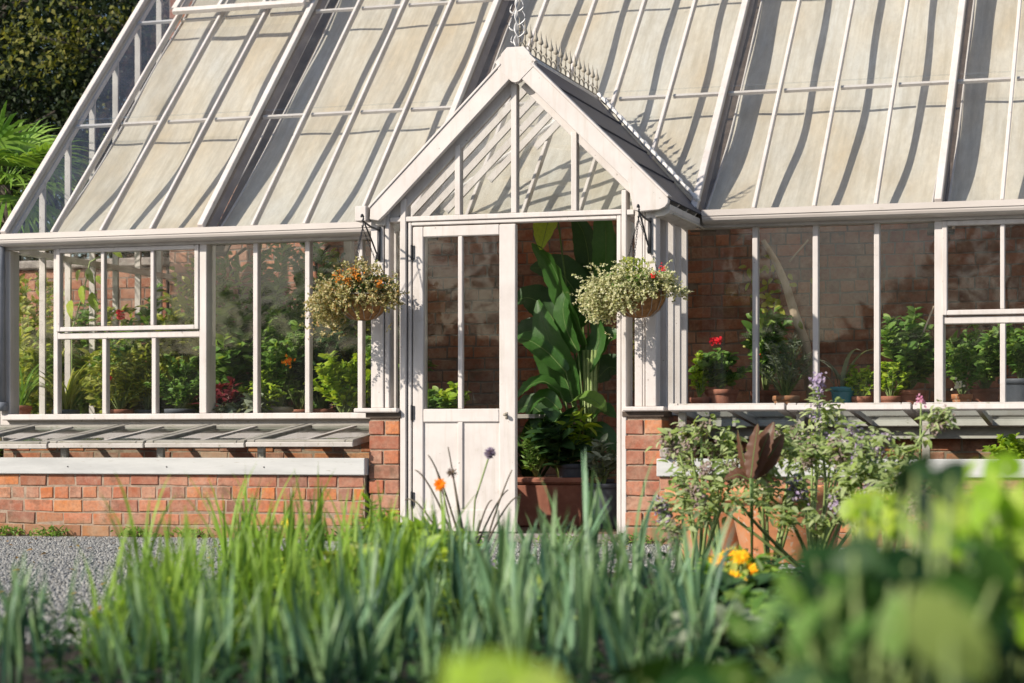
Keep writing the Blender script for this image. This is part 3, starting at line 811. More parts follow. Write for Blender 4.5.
# porch roof slopes: bars and panes, dying into the main roof along the valley
def vy(dx): return max(0., (pz(dx) - EZ) * CP / SP)
for sg in (-1, 1):
    un = Vector((sg * math.sin(PA), 0, math.cos(PA)))
    m = M(); m.bar(Vector((PX + sg * .012, PY + .0, APZ - .012)), Vector((PX + sg * .012, vy(0), APZ - .012)), .022, .05, UP)
    pr = m.build('porch_roof', PAINT, G)
    for y in (PY + .02, PY + .255, PY + .49, PY + .725, .06, .28, .52, .72):
        dlim = HW - .02 if y <= 0 else max(.06, (APZ - EZ - y * SP / CP) / PSL)
        m = M(); m.bar(Vector((PX + sg * .024, y, pz(.024) - .01)), Vector((PX + sg * dlim, y, pz(dlim) - .01)), .026, .04, un)
        m.build('roof_bar', PAINT, pr)
    def slope(off, y0, name, mat):
        vs = [(PX + sg * .004, y0, APZ + off), (PX + sg * HW, y0, pz(HW) + off), (PX + sg * HW, 0, pz(HW) + off), (PX + sg * .87, .02, pz(.87) + off), (PX + sg * .004, vy(0), APZ + off)]
        m = M()
        if sg < 0: m.add(vs, [(0, 1, 2, 3, 4)])
        else: m.prism(vs, (0, 0, 0), tuple(un * .006))
        return m.build(name, mat, pr)
    if sg < 0: slope(.018, PY - .03, 'pane', RGLASS)
    else:
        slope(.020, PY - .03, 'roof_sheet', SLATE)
        slope(-.055, PY + .08, 'lining', FABRIC)
        for k in range(1, 4):
            dx = HW * k / 4; m = M(); dy = max(0, vy(dx) - .02)
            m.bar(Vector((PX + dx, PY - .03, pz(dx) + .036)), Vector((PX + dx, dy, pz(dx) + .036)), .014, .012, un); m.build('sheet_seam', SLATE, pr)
    # valley flashing on the main roof
    m = M(); P0 = Vector((PX + sg * .855, .0, EZ + .03)); P1 = Vector((PX, vy(0), APZ + .03))
    pts = []; rr = []
    for i in range(41):
        t = i / 40; q = P0.lerp(P1, t); pts.append(q + Vector((sg * .016, -.01, .02))); rr.append(.015 + .003 * math.sin(i * 1.9) + random.uniform(-.003, .003))
    m.tube(pts, rr, 8)
    m.build('valley_flashing', LEAD, G, True)
    # porch gutter
    prof = [(0, 0), (.085, 0), (.085, -.03), (.075, -.05), (.05, -.062), (0, -.066)]
    x0 = PX + sg * (HW - .085)
    m = M(); m.prism([Vector((x0 + sg * a, 0, pz(HW) - .004 + b)) for a, b in prof], (0, PY - .016, 0), (0, -.126, 0))
    m.build('porch_gutter', PAINT2, G)
    # side glazing
    xs = 1.12 if sg > 0 else -.552
    m = M(); m.box(xs - .03, xs + .03, PY + .11, .0, TZ1 - .02, pz(HW) - .012); m.box(xs - .045, xs + .045, PY + .205, .0, .742, .782)
    sw = m.build('porch_side_window', PAINT, G, bevel=.003)
    for k in range(1, 5):
        y = PY + .10 + k * .175
        b = M(); b.box(xs - .022, xs + .022, y - .018, y + .018, .782, TZ1 - .02); b.build('glazing_bar', PAINT, sw, bevel=.003)
    b = M(); b.add([(xs, PY + .1, .782), (xs, .0, .782), (xs, .0, TZ1), (xs, PY + .1, TZ1)], [(0, 1, 2, 3)]); b.build('pane', GLASS, sw)
# left eave end block
m = M(); m.box(-.668, -.598, PY - .07, PY + .02, H + 1.335, H + 1.425); m.build('gutter_stop', PAINT, G, bevel=.004)
# ridge roll, cresting and finial
m = M(); m.tube([(PX, PY - .05, APZ + .022), (PX, vy(0), APZ + .022)], .020, 8); m.build('ridge_roll', ZINC, G, True)
rl = M(); rl.bar((PX, PY + .0, APZ + .048), (PX, vy(0) - .02, APZ + .048), .008, .006)
y = PY + .03
for k in range(16):
    yc = PY + .03 + .1075 * k + .054
    rl.tube([(PX, yc + .048 * math.cos(a), APZ + .050 + .040 * math.sin(a)) for a in [math.pi * i / 8 for i in range(9)]], .0032, 5)
crest = rl.build('ridge_cresting', RUSTY, G, True)
sp0 = None
for k in range(17):
    yc = PY + .03 + .1075 * k
    if sp0 is None:
        m = M(); m.tube([(0, 0, .045), (0, 0, .14), (0, 0, .19)], [.0046, .0042, .0036], 6)
        m.lathe([(.0035, .142), (.017, .152), (.014, .164), (.005, .195), (.0008, .228)], (0, 0, 0), 8)
        m.tube([(0, -.022, .098), (0, -.012, .110), (0, 0, .113), (0, .012, .110), (0, .022, .098)], .003, 5)
        sp0 = m.build('spike', RUSTY, None, True); sp = sp0
    else:
        sp = sp0.copy(); col.objects.link(sp)
    sp.location = (PX, yc, APZ); sp.parent = crest
m = M(); zb = APZ + .045
for ph_, am in ((0, .015), (math.pi, .015)):
    m.tube([(PX + am * (1 - i / 44) * math.sin(i * .42 + ph_), PY - .035 + .008 * math.cos(i * .42 + ph_), zb + .40 * i / 40) for i in range(41)], [.0055 - .0035 * i / 40 for i in range(41)], 6)
m.tube([(PX, PY - .035, zb - .02), (PX, PY - .035, zb + .40)], [.007, .003], 6)
for hz, sg, ln in ((.05, 1, .085), (.12, 1, .09), (.09, -1, .07), (.19, -1, .06), (.20, 1, .07), (.28, 1, .05), (.02, -1, .05)):
    m.tube([(PX + sg * (.008 + .045 * math.sin(a) * ln / .085), PY - .035 - .006 * sg, zb + hz + ln * (a / 2.6) ** 1.0 - .012 * math.sin(a * 1.2)) for a in [2.6 * i / 9 for i in range(10)]], [.003, .0045, .006, .006, .0055, .005, .004, .003, .002, .001], 6)
m.build('finial', ZINC, G, True)

# hanging basket brackets (iron)
def bracket(px_, tipx, tipz):
    yb = PY - .004; x = px_
    m = M(); m.box(x - .009, x + .009, yb - .010, yb, H + 1.105, H + 1.305)
    tip = Vector((x, yb - .27, tipz))
    m.tube([(x, yb - .006, H + 1.285), (x, yb - .14, H + 1.292), tip + Vector((0, .02, -.004)), tip], .006, 6)
    m.tube([(x, yb - .006, H + 1.13), (x, yb - .05, H + 1.15), (x, yb - .13, H + 1.22), (x, yb - .235, tipz - .015)], .0055, 6)
    c = tip + Vector((0, -.002, .016))
    m.tube([c + Vector((0, .017 * math.sin(a), -.017 * math.cos(a))) for a in [4.6 * i / 10 for i in range(11)]], .006, 6)
    c = Vector((x, yb - .03, H + 1.12))
    m.tube([c + Vector((0, .018 * math.cos(a), .018 * math.sin(a))) for a in [5.2 * i / 10 for i in range(11)]], .005, 6)
    m.tube([tip + Vector((0, .012, -.0)), tip + Vector((0, .012, -.03)), tip + Vector((0, .002, -.04)), tip + Vector((0, -.008, -.03))], .004, 6)
    m.build('basket_bracket', IRON, G, True)
    return tip + Vector((0, .002, -.042))
tipL = bracket(-.540, 363, H + 1.315)
tipR = bracket(1.105, 637, H + 1.315)

def basket(label, hook, zc, kind, seed):
    t = thing('hanging_basket', label, 'hanging basket', (hook.x, hook.y, zc))
    c = Vector((hook.x, hook.y, zc)); r = .155
    rng = np.random.default_rng(seed)
    m = M(); m.lathe([(.02, -.145), (.07, -.135), (.115, -.10), (.145, -.05), (.158, .0), (.150, .004), (.13, -.01), (.001, -.02)], c, 28, .012)
    m.build('coir_bowl', COIR, t, True)
    w = M()
    for k in range(14):
        a = 2 * math.pi * k / 14
        w.tube([c + Vector((rr * math.cos(a + da), rr * math.sin(a + da), z)) for rr, z, da in ((.161, .0, 0), (.149, -.05, .1), (.118, -.103, .2), (.073, -.138, .3))], .0022, 4)
    w.tube([c + Vector((.161 * math.cos(a), .161 * math.sin(a), .002)) for a in [2 * math.pi * i / 28 for i in range(29)]], .0035, 5)
    w.build('wire_frame', RUSTY, t, True)
    for k in range(3):
        a = 2 * math.pi * k / 3 + .5
        e = c + Vector((.158 * math.cos(a), .158 * math.sin(a), 0))
        ch = M(); n = int((hook - e).length / .016)
        for i in range(n):
            p0 = hook.lerp(e, i / n); p1 = hook.lerp(e, (i + 1.15) / n); sd = Vector((.0035, 0, 0)) if i % 2 else Vector((0, .0035, 0))
            ch.tube([p0 + sd, p1 + sd], .0015, 4); ch.tube([p0 - sd, p1 - sd], .0015, 4)
        ch.build('chain', IRON, t)
    # trailing variegated foliage
    P = []; D = []; Q = []
    def strand(p, d, n, droop, sp=.008):
        p = Vector(p); d = Vector(d)
        for i in range(n):
            p = p + d * sp; d = (d + Vector((rng.normal(0, .10), rng.normal(0, .10), -droop))).normalized()
            for _ in range(2):
                P.append(p.copy()); D.append(Vector(rng.normal(0, 1, 3)) * .8 + d * .5 + Vector((0, -.2, .1))); Q.append(Vector((rng.normal(0, .4), -.6 + rng.normal(0, .4), .7)))
    if kind == 'L': blobs = [(-.17, -.05, -.01, .10, .12, .10, 520), (-.20, -.04, -.12, .085, .10, .11, 420), (0, -.03, .075, .19, .15, .055, 620), (.0, -.05, .14, .10, .10, .05, 200), (.17, -.04, .0, .07, .09, .07, 260), (.20, -.03, -.05, .04, .06, .06, 90), (-.08, -.13, .0, .09, .05, .05, 220), (-.04, -.15, -.045, .12, .03, .05, 300), (.09, -.13, -.02, .06, .04, .05, 160)]
    else: blobs = [(-.16, -.06, .0, .14, .12, .11, 800), (-.20, -.05, -.08, .09, .10, .09, 420), (-.02, -.06, .07, .16, .14, .08, 700), (.14, -.05, .04, .11, .10, .06, 420), (.22, -.02, .0, .06, .07, .04, 120), (-.02, -.14, -.0, .10, .05, .07, 260), (-.05, -.15, -.06, .10, .03, .05, 300), (.08, -.13, -.01, .06, .04, .045, 160)]
    for (bx_, by_, bz_, rx, ry, rz, cnt) in blobs:
        for _ in range(int(cnt * .30)):          # sprigs inside each clump
            v = rng.normal(0, .42, 3)
            sp_ = c + Vector((bx_ + v[0] * rx, by_ + v[1] * ry, bz_ + v[2] * rz))
            strand(sp_, (v[0] * .8 + rng.normal(0, .3), -.3 + v[1] * .6, rng.normal(.2, .5)), int(rng.integers(4, 9)), .07, .0085)
    lim = 30
    for i in range(lim):                      # long trails spilling over the left side
        a = rng.normal(math.pi * 1.05, .5)
        b = c + Vector((.15 * math.cos(a), .15 * math.sin(a), .005))
        strand(b, (math.cos(a), math.sin(a), .5), int(rng.integers(12, 28)), .085, .0095)
    nl = len(P); L = rng.uniform(.010, .019, nl)
    leaves('foliage', SI, P, D, Q, L, L * .8, L_VAR if kind == 'R' else L_VAR2, t, c)
    # green underplanting
    P = []; D = []; Q = []
    for i in range(420):
        a = rng.uniform(0, 2 * math.pi); rr = .17 * rng.uniform(0, 1) ** .5
        P.append(c + Vector((rr * math.cos(a), rr * math.sin(a), rng.uniform(0, .10)))); D.append(Vector((math.cos(a), math.sin(a), rng.normal(.3, .6)))); Q.append(Vector((rng.normal(0, .5), -.4, 1)))
    leaves('leaf_mound', OV, P, D, Q, rng.uniform(.02, .045, 420), rng.uniform(.012, .026, 420), L_MID if kind == 'R' else L_DARK, t, c)
    if kind == 'L':
        for (dx, dy, dz) in ((-.095, -.16, .10), (.035, -.17, .10), (.16, -.14, .065), (-.03, -.18, .075), (.0, -.14, .13)):
            q = c + Vector((dx, dy, dz)); P = []; D = []
            for i in range(34):
                P.append(q + Vector(rng.normal(0, .016, 3))); D.append(Vector(rng.normal(0, 1, 3)))
            leaves('flower', SI, P, D, [(0, -1, .5)] * 34, .014, .011, P_RUST, t, q)
    else:
        for (dx, dy, dz) in ((.125, -.17, .075), (.165, -.14, .115)):
            q = c + Vector((dx, dy, dz)); P = []; D = []
            for i in range(22):
                P.append(q + Vector(rng.normal(0, .009, 3))); D.append(Vector(rng.normal(0, 1, 3)))
            leaves('flower', SI, P, D, [(0, -1, .5)] * 22, .010, .008, P_RED, t, q)
        P = []; D = []; Q = []
        for i in range(260):
            P.append(c + Vector((-.02, -.02, .10)) + Vector((rng.normal(0, .04), rng.normal(0, .04), rng.uniform(-.03, .085)))); D.append(Vector((rng.normal(0, .7), rng.normal(0, .7), .5))); Q.append(Vector((0, -1, .5)))
        leaves('upright_foliage', SI, P, D, Q, .02, .016, L_YEL, t, c)
    return t
basket('round coir basket with orange flowers and trailing cream foliage, left of the door', tipL, H + .880, 'L', 3)
basket('round coir basket with tiny red flowers and variegated foliage, right of the doorway', tipR, H + .865, 'R', 4)

# ================================================================== GARDEN WALL (behind)
W = thing('garden_wall', 'tall old red brick wall at the back of the greenhouse', 'wall', (0, YW, 0))
brick_part('wall', [((XL - .1, YW + .02, 0), X_, -Y_, XR - XL + .2, 4.75)], W, OLDBR, depth=.12, course=.088, bl=.215)
brick_part('wing_wall', [((-9.5, YW + .02, 0), X_, -Y_, 9.5 + XL - .12, 2.0)], W, OLDBR, depth=.12, course=.088, bl=.215)
m = M(); m.box(-9.5, XL - .12, YW - .03, YW + .25, 2.002, 2.07); m.build('coping', STONE, W, bevel=.01)
m = M(); m.box(XL - .1, XR + .1, YW - .02, YW + .3, 4.755, 4.82); m.build('coping', STONE, W, bevel=.01)
m = M(); m.box(XL - .1, XR + .1, YW + .15, YW + .25, 0, 4.75); m.build('backing', MORTAR, W)

# ================================================================== COLD FRAMES
def cold_frame(label, x0, x1, joints, zf, zh, left):
    t = thing('cold_frame', label, 'cold frame', ((x0 + x1) / 2, -.5, 0))
    fy = -.93
    faces = [((x0, fy, 0), X_, -Y_, x1 - x0, .395)]
    brick_part('brick_base', faces, t, first=0 if left else 2, course=.081)
    side = M()
    m = M(); m.box(x0 - .01, x1 + .012, fy - .025, fy + .05, H - .165, H - .063)
    b = m.build('front_board', BOARD, t, bevel=.005)
    nl = M(); x = x0 + .16
    while x < x1:
        nl.lathe([(.0045, 0), (.004, .003), (.0005, .004)], (0, 0, 0), 8)
        for i in range(len(nl.v) - 24, len(nl.v)):
            vx, vy_, vz = nl.v[i]; nl.v[i] = (x + vx, fy - .0255 - vz, H - .118 + vy_)
        x += .62 + random.uniform(-.05, .08)
    nl.build('nail_head', IRON, b)
    m = M(); m.box(x0, x1, -.05, -.002, zh - (.075 if left else .085), zh - .012); m.build('hinge_rail', GREYW if left else PAINT2, t, bevel=.003)
    m = M(); m.box(x0 + .02, x1 - .02, fy + .06, .02, .30, .34); m.build('soil_fill', SOIL, t)
    # cheek at the porch end
    xe = x1 if left else x0
    for i in range(len(joints) - 1):
        a, bb = joints[i] + .006, joints[i + 1] - .006
        jit = random.uniform(-.006, .006)
        A = lambda x, y: Vector((x, y, zh + (zf + jit - zh) * (-.03 - y) / .96))
        y0, y1 = -.995, -.055
        nn = Vector((0, (zf - zh) / .96, 1)).normalized()
        m = M()
        m.bar(A(a + .027, y0), A(a + .027, y1), .05, .042, nn); m.bar(A(bb - .027, y0), A(bb - .027, y1), .05, .042, nn)
        m.bar(A(a + .054, y0 + .03), A(bb - .054, y0 + .03), .060, .040, nn); m.bar(A(a + .054, y1 - .03), A(bb - .054, y1 - .03), .075, .040, nn)
        lid = m.build('lid', GREYW if left else PAINT2, t, bevel=.004)
        m = M(); mx = (a + bb) / 2
        m.bar(A(mx, y0 + .061), A(mx, y1 - .07), .028, .03, nn); m.build('glazing_bar', PAINT2, lid)
        m = M(); m.add([A(a + .04, y0 + .02) + nn * .008, A(bb - .04, y0 + .02) + nn * .008, A(bb - .04, y1 - .03) + nn * .008, A(a + .04, y1 - .03) + nn * .008], [(0, 1, 2, 3)]); m.build('pane', LIDGLASS, lid)
        # bright front strip
        m = M(); m.bar(A(a, y0 - .008) - nn * .006, A(bb, y0 - .008) - nn * .006, .016, .028, nn); m.build('front_strip', PAINT2 if left else PAINT, lid, bevel=.003)
        # prop stick at the joint
        pm = M(); xx = a + .06; q = A(xx, y0 + .05); pm.box(xx - .02, xx + .02, fy + .0, fy + .035, H - .0625, q.z - .024); pm.build('prop', GREYW, lid)
    return t
cold_frame('brick cold frame with lowered grey glazed lids, under the left window', -3.9, -.624, [-4.02, -3.355, -2.69, -2.03, -1.36, -.66], .575, .690, True)
cold_frame('brick cold frame with its white lids propped up, under the right window', 1.165, XR, [1.23, 1.90, 2.59, 3.28, 3.97, 4.66], .785, .690, False)
# loose brick on the frame end
st = M(); q = at(671, 453, -.86)
st.box(-.05, .05, -.09, .09, -.03, .03)
o = st.build('loose_brick', STONE, None, bevel=.01); o.location = (q.x, -.90, H - .063 + .031); o.rotation_euler = (0, -.0, .5)
tag(o, 'grey loose brick lying on the end of the right cold frame', 'brick')

# ================================================================== BENCHES + POTTED PLANTS INSIDE
BZ = .765
def bench(label, x0, x1, y0, y1, BZ=.765):
    t = thing('plant_bench', label, 'bench', ((x0 + x1) / 2, (y0 + y1) / 2, .05))
    m = M()
    k = int((y1 - y0) / .09)
    for i in range(k):
        a = y0 + (y1 - y0) * i / k; m.box(x0, x1, a, a + (y1 - y0) / k - .014, BZ - .025, BZ)
    m.build('slatted_top', GREYW, t)
    for x in np.arange(x0 + .1, x1, .8):
        for y in (y0 + .04, y1 - .06):
            l = M(); l.box(x - .025, x + .025, y - .02, y + .02, .051, BZ - .0255); l.build('leg', GREYW, t)
bench('long slatted timber bench of pot plants behind the left windows', -3.5, -.72, .16, .88, .665)
bench('long slatted timber bench of pot plants behind the right windows', 1.28, 4.6, .16, .88)

def potted(label, x, Y, h, spread, kind, mat, pot=None, potmat=TERRAD, pr=.085, phh=.15, seed=0, z=None, nst=14, per=24, L=.06, W=.035, flowers=None, fr=.03, tpl=OV, name='potted_plant', cat='pot plant', flat=.6, start=.25, group=None):
    z = BZ if z is None else z
    p = at(x, 400, Y); base = Vector((p.x, Y, z))
    t = thing(name, label, cat, base, group)
    pot_mesh(pr, phh, c=base).build('pot', potmat, t, True)
    fb = base + Vector((0, 0, phh - .03))
    if kind == 'bush':
        k_ = 1.32 if z < .7 and p.x < -.6 else 1.12
        h *= k_; spread *= k_; nst = int(nst * 1.35); per = int(per * 1.4)
        o, st = foliage(t, fb, h, spread, nst, per, L, W, mat, seed, tpl, start=start, flat=flat)
    elif kind == 'strap':
        m = M(); r = np.random.default_rng(seed)
        for k in range(nst):
            blade(m, fb + Vector((r.normal(0, .015), r.normal(0, .015), 0)), r.uniform(0, 6.28), h * r.uniform(.75, 1.3), W * r.uniform(.7, 1.2), r.uniform(.1, .6), r.uniform(.9, 2.3), 8)
        m.build('foliage', mat, t, True, loc=fb); st = []
    if flowers:
        fm, pts = flowers
        for i, (fx, fy) in enumerate(pts):
            q = at(fx, fy, Y - spread * .7)
            rr = np.random.default_rng(seed + i); P = [q + Vector(rr.normal(0, fr * .5, 3)) for _ in range(26)]; D = rr.normal(0, 1, (26, 3))
            leaves('flower', SI, P, D, [(0, -1, .4)] * 26, fr, fr * .8, fm, t, q)
    return t
BZR = BZ; BZ = .665
# left window row
potted('drooping narrow-leaved palm in a red pot beside the glazed left end', 20, .62, .50, .2, 'strap', L_MID, pr=.08, potmat=TERRAD, seed=1, nst=26, W=.018, z=.70)
potted('arching yellow green spider plant in a grey pot by the left corner', 66, .40, .42, .25, 'strap', L_YEL, potmat=GREYPOT, seed=2, nst=60, W=.018, pr=.09)
potted('olive green chilli bush with one hanging red pepper', 120, .42, .36, .19, 'bush', L_YEL, potmat=TERRAD, seed=3, nst=20, per=30, L=.055, W=.017, flowers=(P_RED, [(108, 372), (108, 378)]), fr=.028)
potted('bushy small-leaved olive plant in a dark pot behind the casement', 148, .58, .42, .2, 'bush', L_YEL, potmat=GREYPOT, seed=33, nst=18, per=28, L=.05, W=.02)
potted('rounded mid green shrub in a dark blue-grey pot beside the main window post', 180, .36, .30, .17, 'bush', L_MID, potmat=GREYPOT, seed=4, nst=20, per=32, L=.042, W=.024, pr=.10)
potted('maroon and silver coleus by the main window post', 226, .32, .20, .14, 'bush', L_MAROON, potmat=TERRAD, seed=5, nst=10, per=14, L=.07, W=.045, pr=.07, phh=.1)
potted('silver variegated leafy plant low beside the coleus', 246, .26, .13, .15, 'bush', L_GREY, potmat=TERRAD, seed=6, nst=10, per=12, L=.09, W=.045, pr=.07, phh=.08)
potted('tall leafy green plant standing behind the coleus', 228, .74, .62, .17, 'bush', L_MID, potmat=TERRAD, seed=7, nst=16, per=26, L=.085, W=.05)
potted('tall pale green bush in a beige pot with an orange bloom', 280, .40, .52, .17, 'bush', L_MID, potmat=BEIGEPOT, seed=8, nst=22, per=34, L=.05, W=.03, pr=.085, phh=.16, flowers=(P_ORANGE, [(288, 361)]), fr=.028)
potted('lime green seedling clump at the foot of the tall bush', 262, .30, .26, .12, 'bush', L_LIME, potmat=TERRAD, seed=9, nst=12, per=18, L=.05, W=.02, pr=.06, phh=.1)
potted('dark leafy plant behind the left hanging basket', 322, .62, .48, .18, 'bush', L_DARK, potmat=TERRAD, seed=10, nst=16, per=26, L=.07, W=.045)
potted('bright green bush crowding the window pane left of the porch', 344, .34, .36, .2, 'bush', L_LIME, potmat=TERRAD, seed=11, nst=24, per=34, L=.05, W=.038, pr=.08, phh=.1)
potted('second bright green bush nearest the porch wall', 372, .60, .42, .17, 'bush', L_MID, potmat=TERRAD, seed=12, nst=18, per=30, L=.06, W=.045, pr=.08, phh=.12)
potted('red flowered plant at the back of the left bench', 122, .82, .52, .16, 'bush', L_MID, potmat=TERRAD, seed=13, nst=14, per=22, L=.06, W=.03, flowers=(P_RED, [(119, 315)]), fr=.032)
potted('feathery tall plant at the back of the left bench near the brick wall', 300, .84, .72, .2, 'bush', L_MID, potmat=TERRAD, seed=14, nst=18, per=26, L=.06, W=.03)
BK = 'tall shrubs behind the left bench'
for i, (x, Y, h, mt) in enumerate(((48, 1.15, 1.0, L_YEL), (84, 1.3, .9, L_MID), (118, 1.1, .85, L_YEL), (158, 1.25, .95, L_MID), (192, 1.1, 1.15, L_YEL), (222, 1.35, 1.3, L_MID), (252, 1.15, 1.15, L_MID), (286, 1.35, 1.35, L_MID), (318, 1.15, 1.1, L_MID), (350, 1.3, 1.2, L_YEL), (384, 1.2, 1.0, L_MID))):
    potted('tall leafy shrub standing in the back row behind the left windows', x, Y, h, .24, 'bush', mt, potmat=TERRAD, seed=400 + i, z=.25, nst=20, per=34, L=.085, W=.042, pr=.13, phh=.25, group=BK)
BZ = BZR
# right window row
potted('red geranium in a brown pot behind the first right pane', 722, .36, .24, .16, 'bush', L_MID, potmat=TERRAD, seed=15, nst=16, per=20, L=.06, W=.05, pr=.10, phh=.15, flowers=(P_RED, [(712, 341), (718, 340)]), fr=.019)
potted('small bright green plant touching the porch corner glass', 700, .28, .30, .08, 'bush', L_LIME, potmat=TERRAD, seed=16, nst=8, per=18, L=.04, W=.026, pr=.06, phh=.1)
potted('tall dark leafy plant behind the geranium', 765, .72, .52, .18, 'bush', L_MID, potmat=TERRAD, seed=17, nst=14, per=20, L=.08, W=.045)
potted('grey feathery lavender in a terracotta pot on the right bench', 786, .42, .36, .2, 'bush', L_GREY, potmat=TERRA, seed=18, nst=30, per=34, L=.045, W=.006, tpl=NE, pr=.08, phh=.11, flowers=(P_RED, [(757, 356)]), fr=.018)
potted('spiky upright agave in a teal glazed pot', 843, .34, .34, .05, 'strap', L_GREY, potmat=TEAL, seed=19, nst=7, W=.035, pr=.075, phh=.16)
potted('yellow green bushlet beside the teal pot', 862, .32, .22, .10, 'bush', L_LIME, potmat=TERRAD, seed=20, nst=14, per=24, L=.035, W=.022, pr=.06, phh=.1)
tomato = potted('big leafy tomato plant tied to a slanting cane', 908, .44, .46, .24, 'bush', L_MID, potmat=TERRAD, seed=21, nst=26, per=30, L=.065, W=.035, pr=.1, phh=.14)
m = M(); m.tube([at(934, 306, .36), at(902, 384, .40)], .006, 6); m.build('cane', PALEBARK, tomato, True)
potted('yellow green young plant in front of the tomato', 890, .30, .22, .12, 'bush', L_LIME, potmat=TERRAD, seed=22, nst=14, per=22, L=.04, W=.026, pr=.06, phh=.1)
potted('wispy green plant with pale buds in a small terracotta pot', 962, .34, .36, .14, 'bush', L_MID, potmat=TERRA, seed=23, nst=16, per=18, L=.05, W=.022, pr=.06, phh=.11, flowers=(P_CREAM, [(958, 385)]), fr=.022)
potted('leafy green plant behind the right casement', 985, .66, .42, .2, 'bush', L_MID, potmat=TERRAD, seed=24, nst=18, per=24, L=.07, W=.03)
potted('grey green shrub in a blue-grey pot at the right edge', 1020, .40, .32, .18, 'bush', L_MID, potmat=GREYPOT, seed=25, nst=18, per=26, L=.05, W=.028, pr=.12, phh=.2)
potted('small basil-like plant growing inside the right cold frame', 1014, -.45, .20, .14, 'bush', L_LIME, potmat=TERRAD, seed=26, z=.342, nst=16, per=22, L=.05, W=.03, pr=.07, phh=.1)

# big heart-leaved climber behind the left casement
def climber(label, pts, mat, big, seed, stem_mat=STEM, r=.006, Y=.8, name='climbing_plant', tpl=OVD):
    P = [at(x, y, Y) for x, y in pts]; t = thing(name, label, 'climber', (P[0].x, Y, .05))
    m = M(); m.tube([Vector((P[0].x, Y, .05))] + P, [r] * (len(P) + 1), 6); m.build('stem', stem_mat, t, True)
    Q = []; D = []; Nn = []; L = []; W_ = []
    for (x, y, l, a) in big:
        Q.append(at(x, y, Y - .06)); D.append((math.cos(a), -.15, math.sin(a))); Nn.append((-.25, -1, .35)); L.append(l); W_.append(l * .62)
    leaves('foliage', tpl, Q, D, Nn, L, W_, mat, t)
    return t
climber('lime heart-leaved climber hanging behind the left casement', [(72, 330), (84, 290), (90, 262), (112, 250)], L_LIME,
        [(72, 300, .13, -1.9), (88, 268, .11, -1.4), (84, 285, .13, -1.9), (92, 292, .14, -1.5), (113, 247, .09, -.9), (80, 270, .08, -2.2), (96, 276, .08, -.8), (60, 318, .08, -2.)], 3)
r8 = np.random.default_rng(8)
climber('bare-stemmed vine climbing the brick wall on the left', [(236, 330), (240, 290), (228, 262), (246, 248)], L_MID,
        [(r8.uniform(215, 262), r8.uniform(248, 330), r8.uniform(.06, .10), r8.uniform(-2.6, -.4)) for _ in range(26)], 5, BARK, .012, 1.5)
climber('dark-leaved vine on the wall above the left hanging basket', [(318, 340), (322, 300), (316, 262), (330, 245)], L_DARK,
        [(r8.uniform(300, 350), r8.uniform(248, 330), r8.uniform(.06, .10), r8.uniform(-2.6, -.4)) for _ in range(40)], 6, BARK, .010, 1.6)
# pale vine trunk leaning on the right
t = thing('old_vine', 'pale leaning vine trunk with a few leaves behind the right windows', 'vine', (at(800, 330, .9).x, .9, .05))
pts = [at(815, 430, .95), at(806, 345, .9), at(796, 318, .88), at(786, 285, .86), at(776, 262, .84), at(763, 240, .82)]
m = M(); m.tube([Vector((pts[0].x + .05, .95, .05))] + pts, [.035, .034, .032, .03, .026, .022, .014], 8)
m.tube([at(789, 262, .9), at(808, 240, .95)], .006, 5)
m.build('trunk', PALEBARK, t, True)
Pq = []; Dq = []; Nq = []
for i in range(60):
    Pq.append(at(r8.normal(770, 13), r8.normal(300, 26), .86)); Dq.append((r8.normal(0, 1), -.3, r8.normal(-.4, .5))); Nq.append((-.3, -1, .5))
leaves('foliage', OV, Pq, Dq, Nq, r8.uniform(.04, .075, 60), r8.uniform(.025, .045, 60), L_YEL, t)

# ---- doorway plants
def big_leaf(parent, base, pts, width, mat, face, seed=0, petiole=.0055, name='leaf', wav=.04):
    """large paddle leaf along a polyline, with a petiole from base"""
    pts = [Vector(p) for p in pts]
    m = M(); n = 16; vs = []; fs = []
    def ev(t):
        s = t * (len(pts) - 1); i = min(len(pts) - 2, int(s)); return pts[i].lerp(pts[i + 1], s - i)
    C = [ev(i / n) for i in range(n + 1)]
    for _ in range(3): C = [C[0]] + [(C[i - 1] + C[i] * 2 + C[i + 1]) / 4 for i in range(1, n)] + [C[-1]]
    rng = np.random.default_rng(seed); f = Vector(face).normalized()
    for i in range(n + 1):
        t = i / n; td = (C[min(i + 1, n)] - C[max(0, i - 1)]).normalized(); sd = td.cross(f).normalized(); nn = sd.cross(td)
        w = width * (math.sin(math.pi * min(1, t * .93 + .06)) ** .7) * (1 - .25 * t)
        for k in (-1, -.55, 0, .55, 1):
            wv = wav * w * math.sin(i * 2.3 + k * 2 + seed) if abs(k) > .9 else 0
            vs.append(C[i] + sd * (w / 2 * k) + nn * (.28 * abs(k) * w / 2 + wv))
    for i in range(n):
        for k in range(4):
            a = i * 5 + k; fs.append((a, a + 1, a + 6, a + 5))
    m.add(vs, fs)
    o = m.build(name, mat, parent, True)
    s = M(); s.tube(C, [petiole * (1 - .8 * i / n) for i in range(n + 1)], 5); s.tube([Vector(base), Vector(base).lerp(C[0], .6) + Vector((0, 0, .04)), C[0]], petiole, 6)
    s.build('midrib', RIB, o, True)
    return o
YB = .55
base = at(590, 500, YB); base.z = .30
t = thing('banana_plant', 'tall banana plant with huge paddle leaves in the doorway', 'banana plant', (base.x, YB, .05))
pot_mesh(.15, .30, c=(base.x, YB, .051)).build('pot', GREYPOT, t, True)
fc = (-.25, -1, .25)
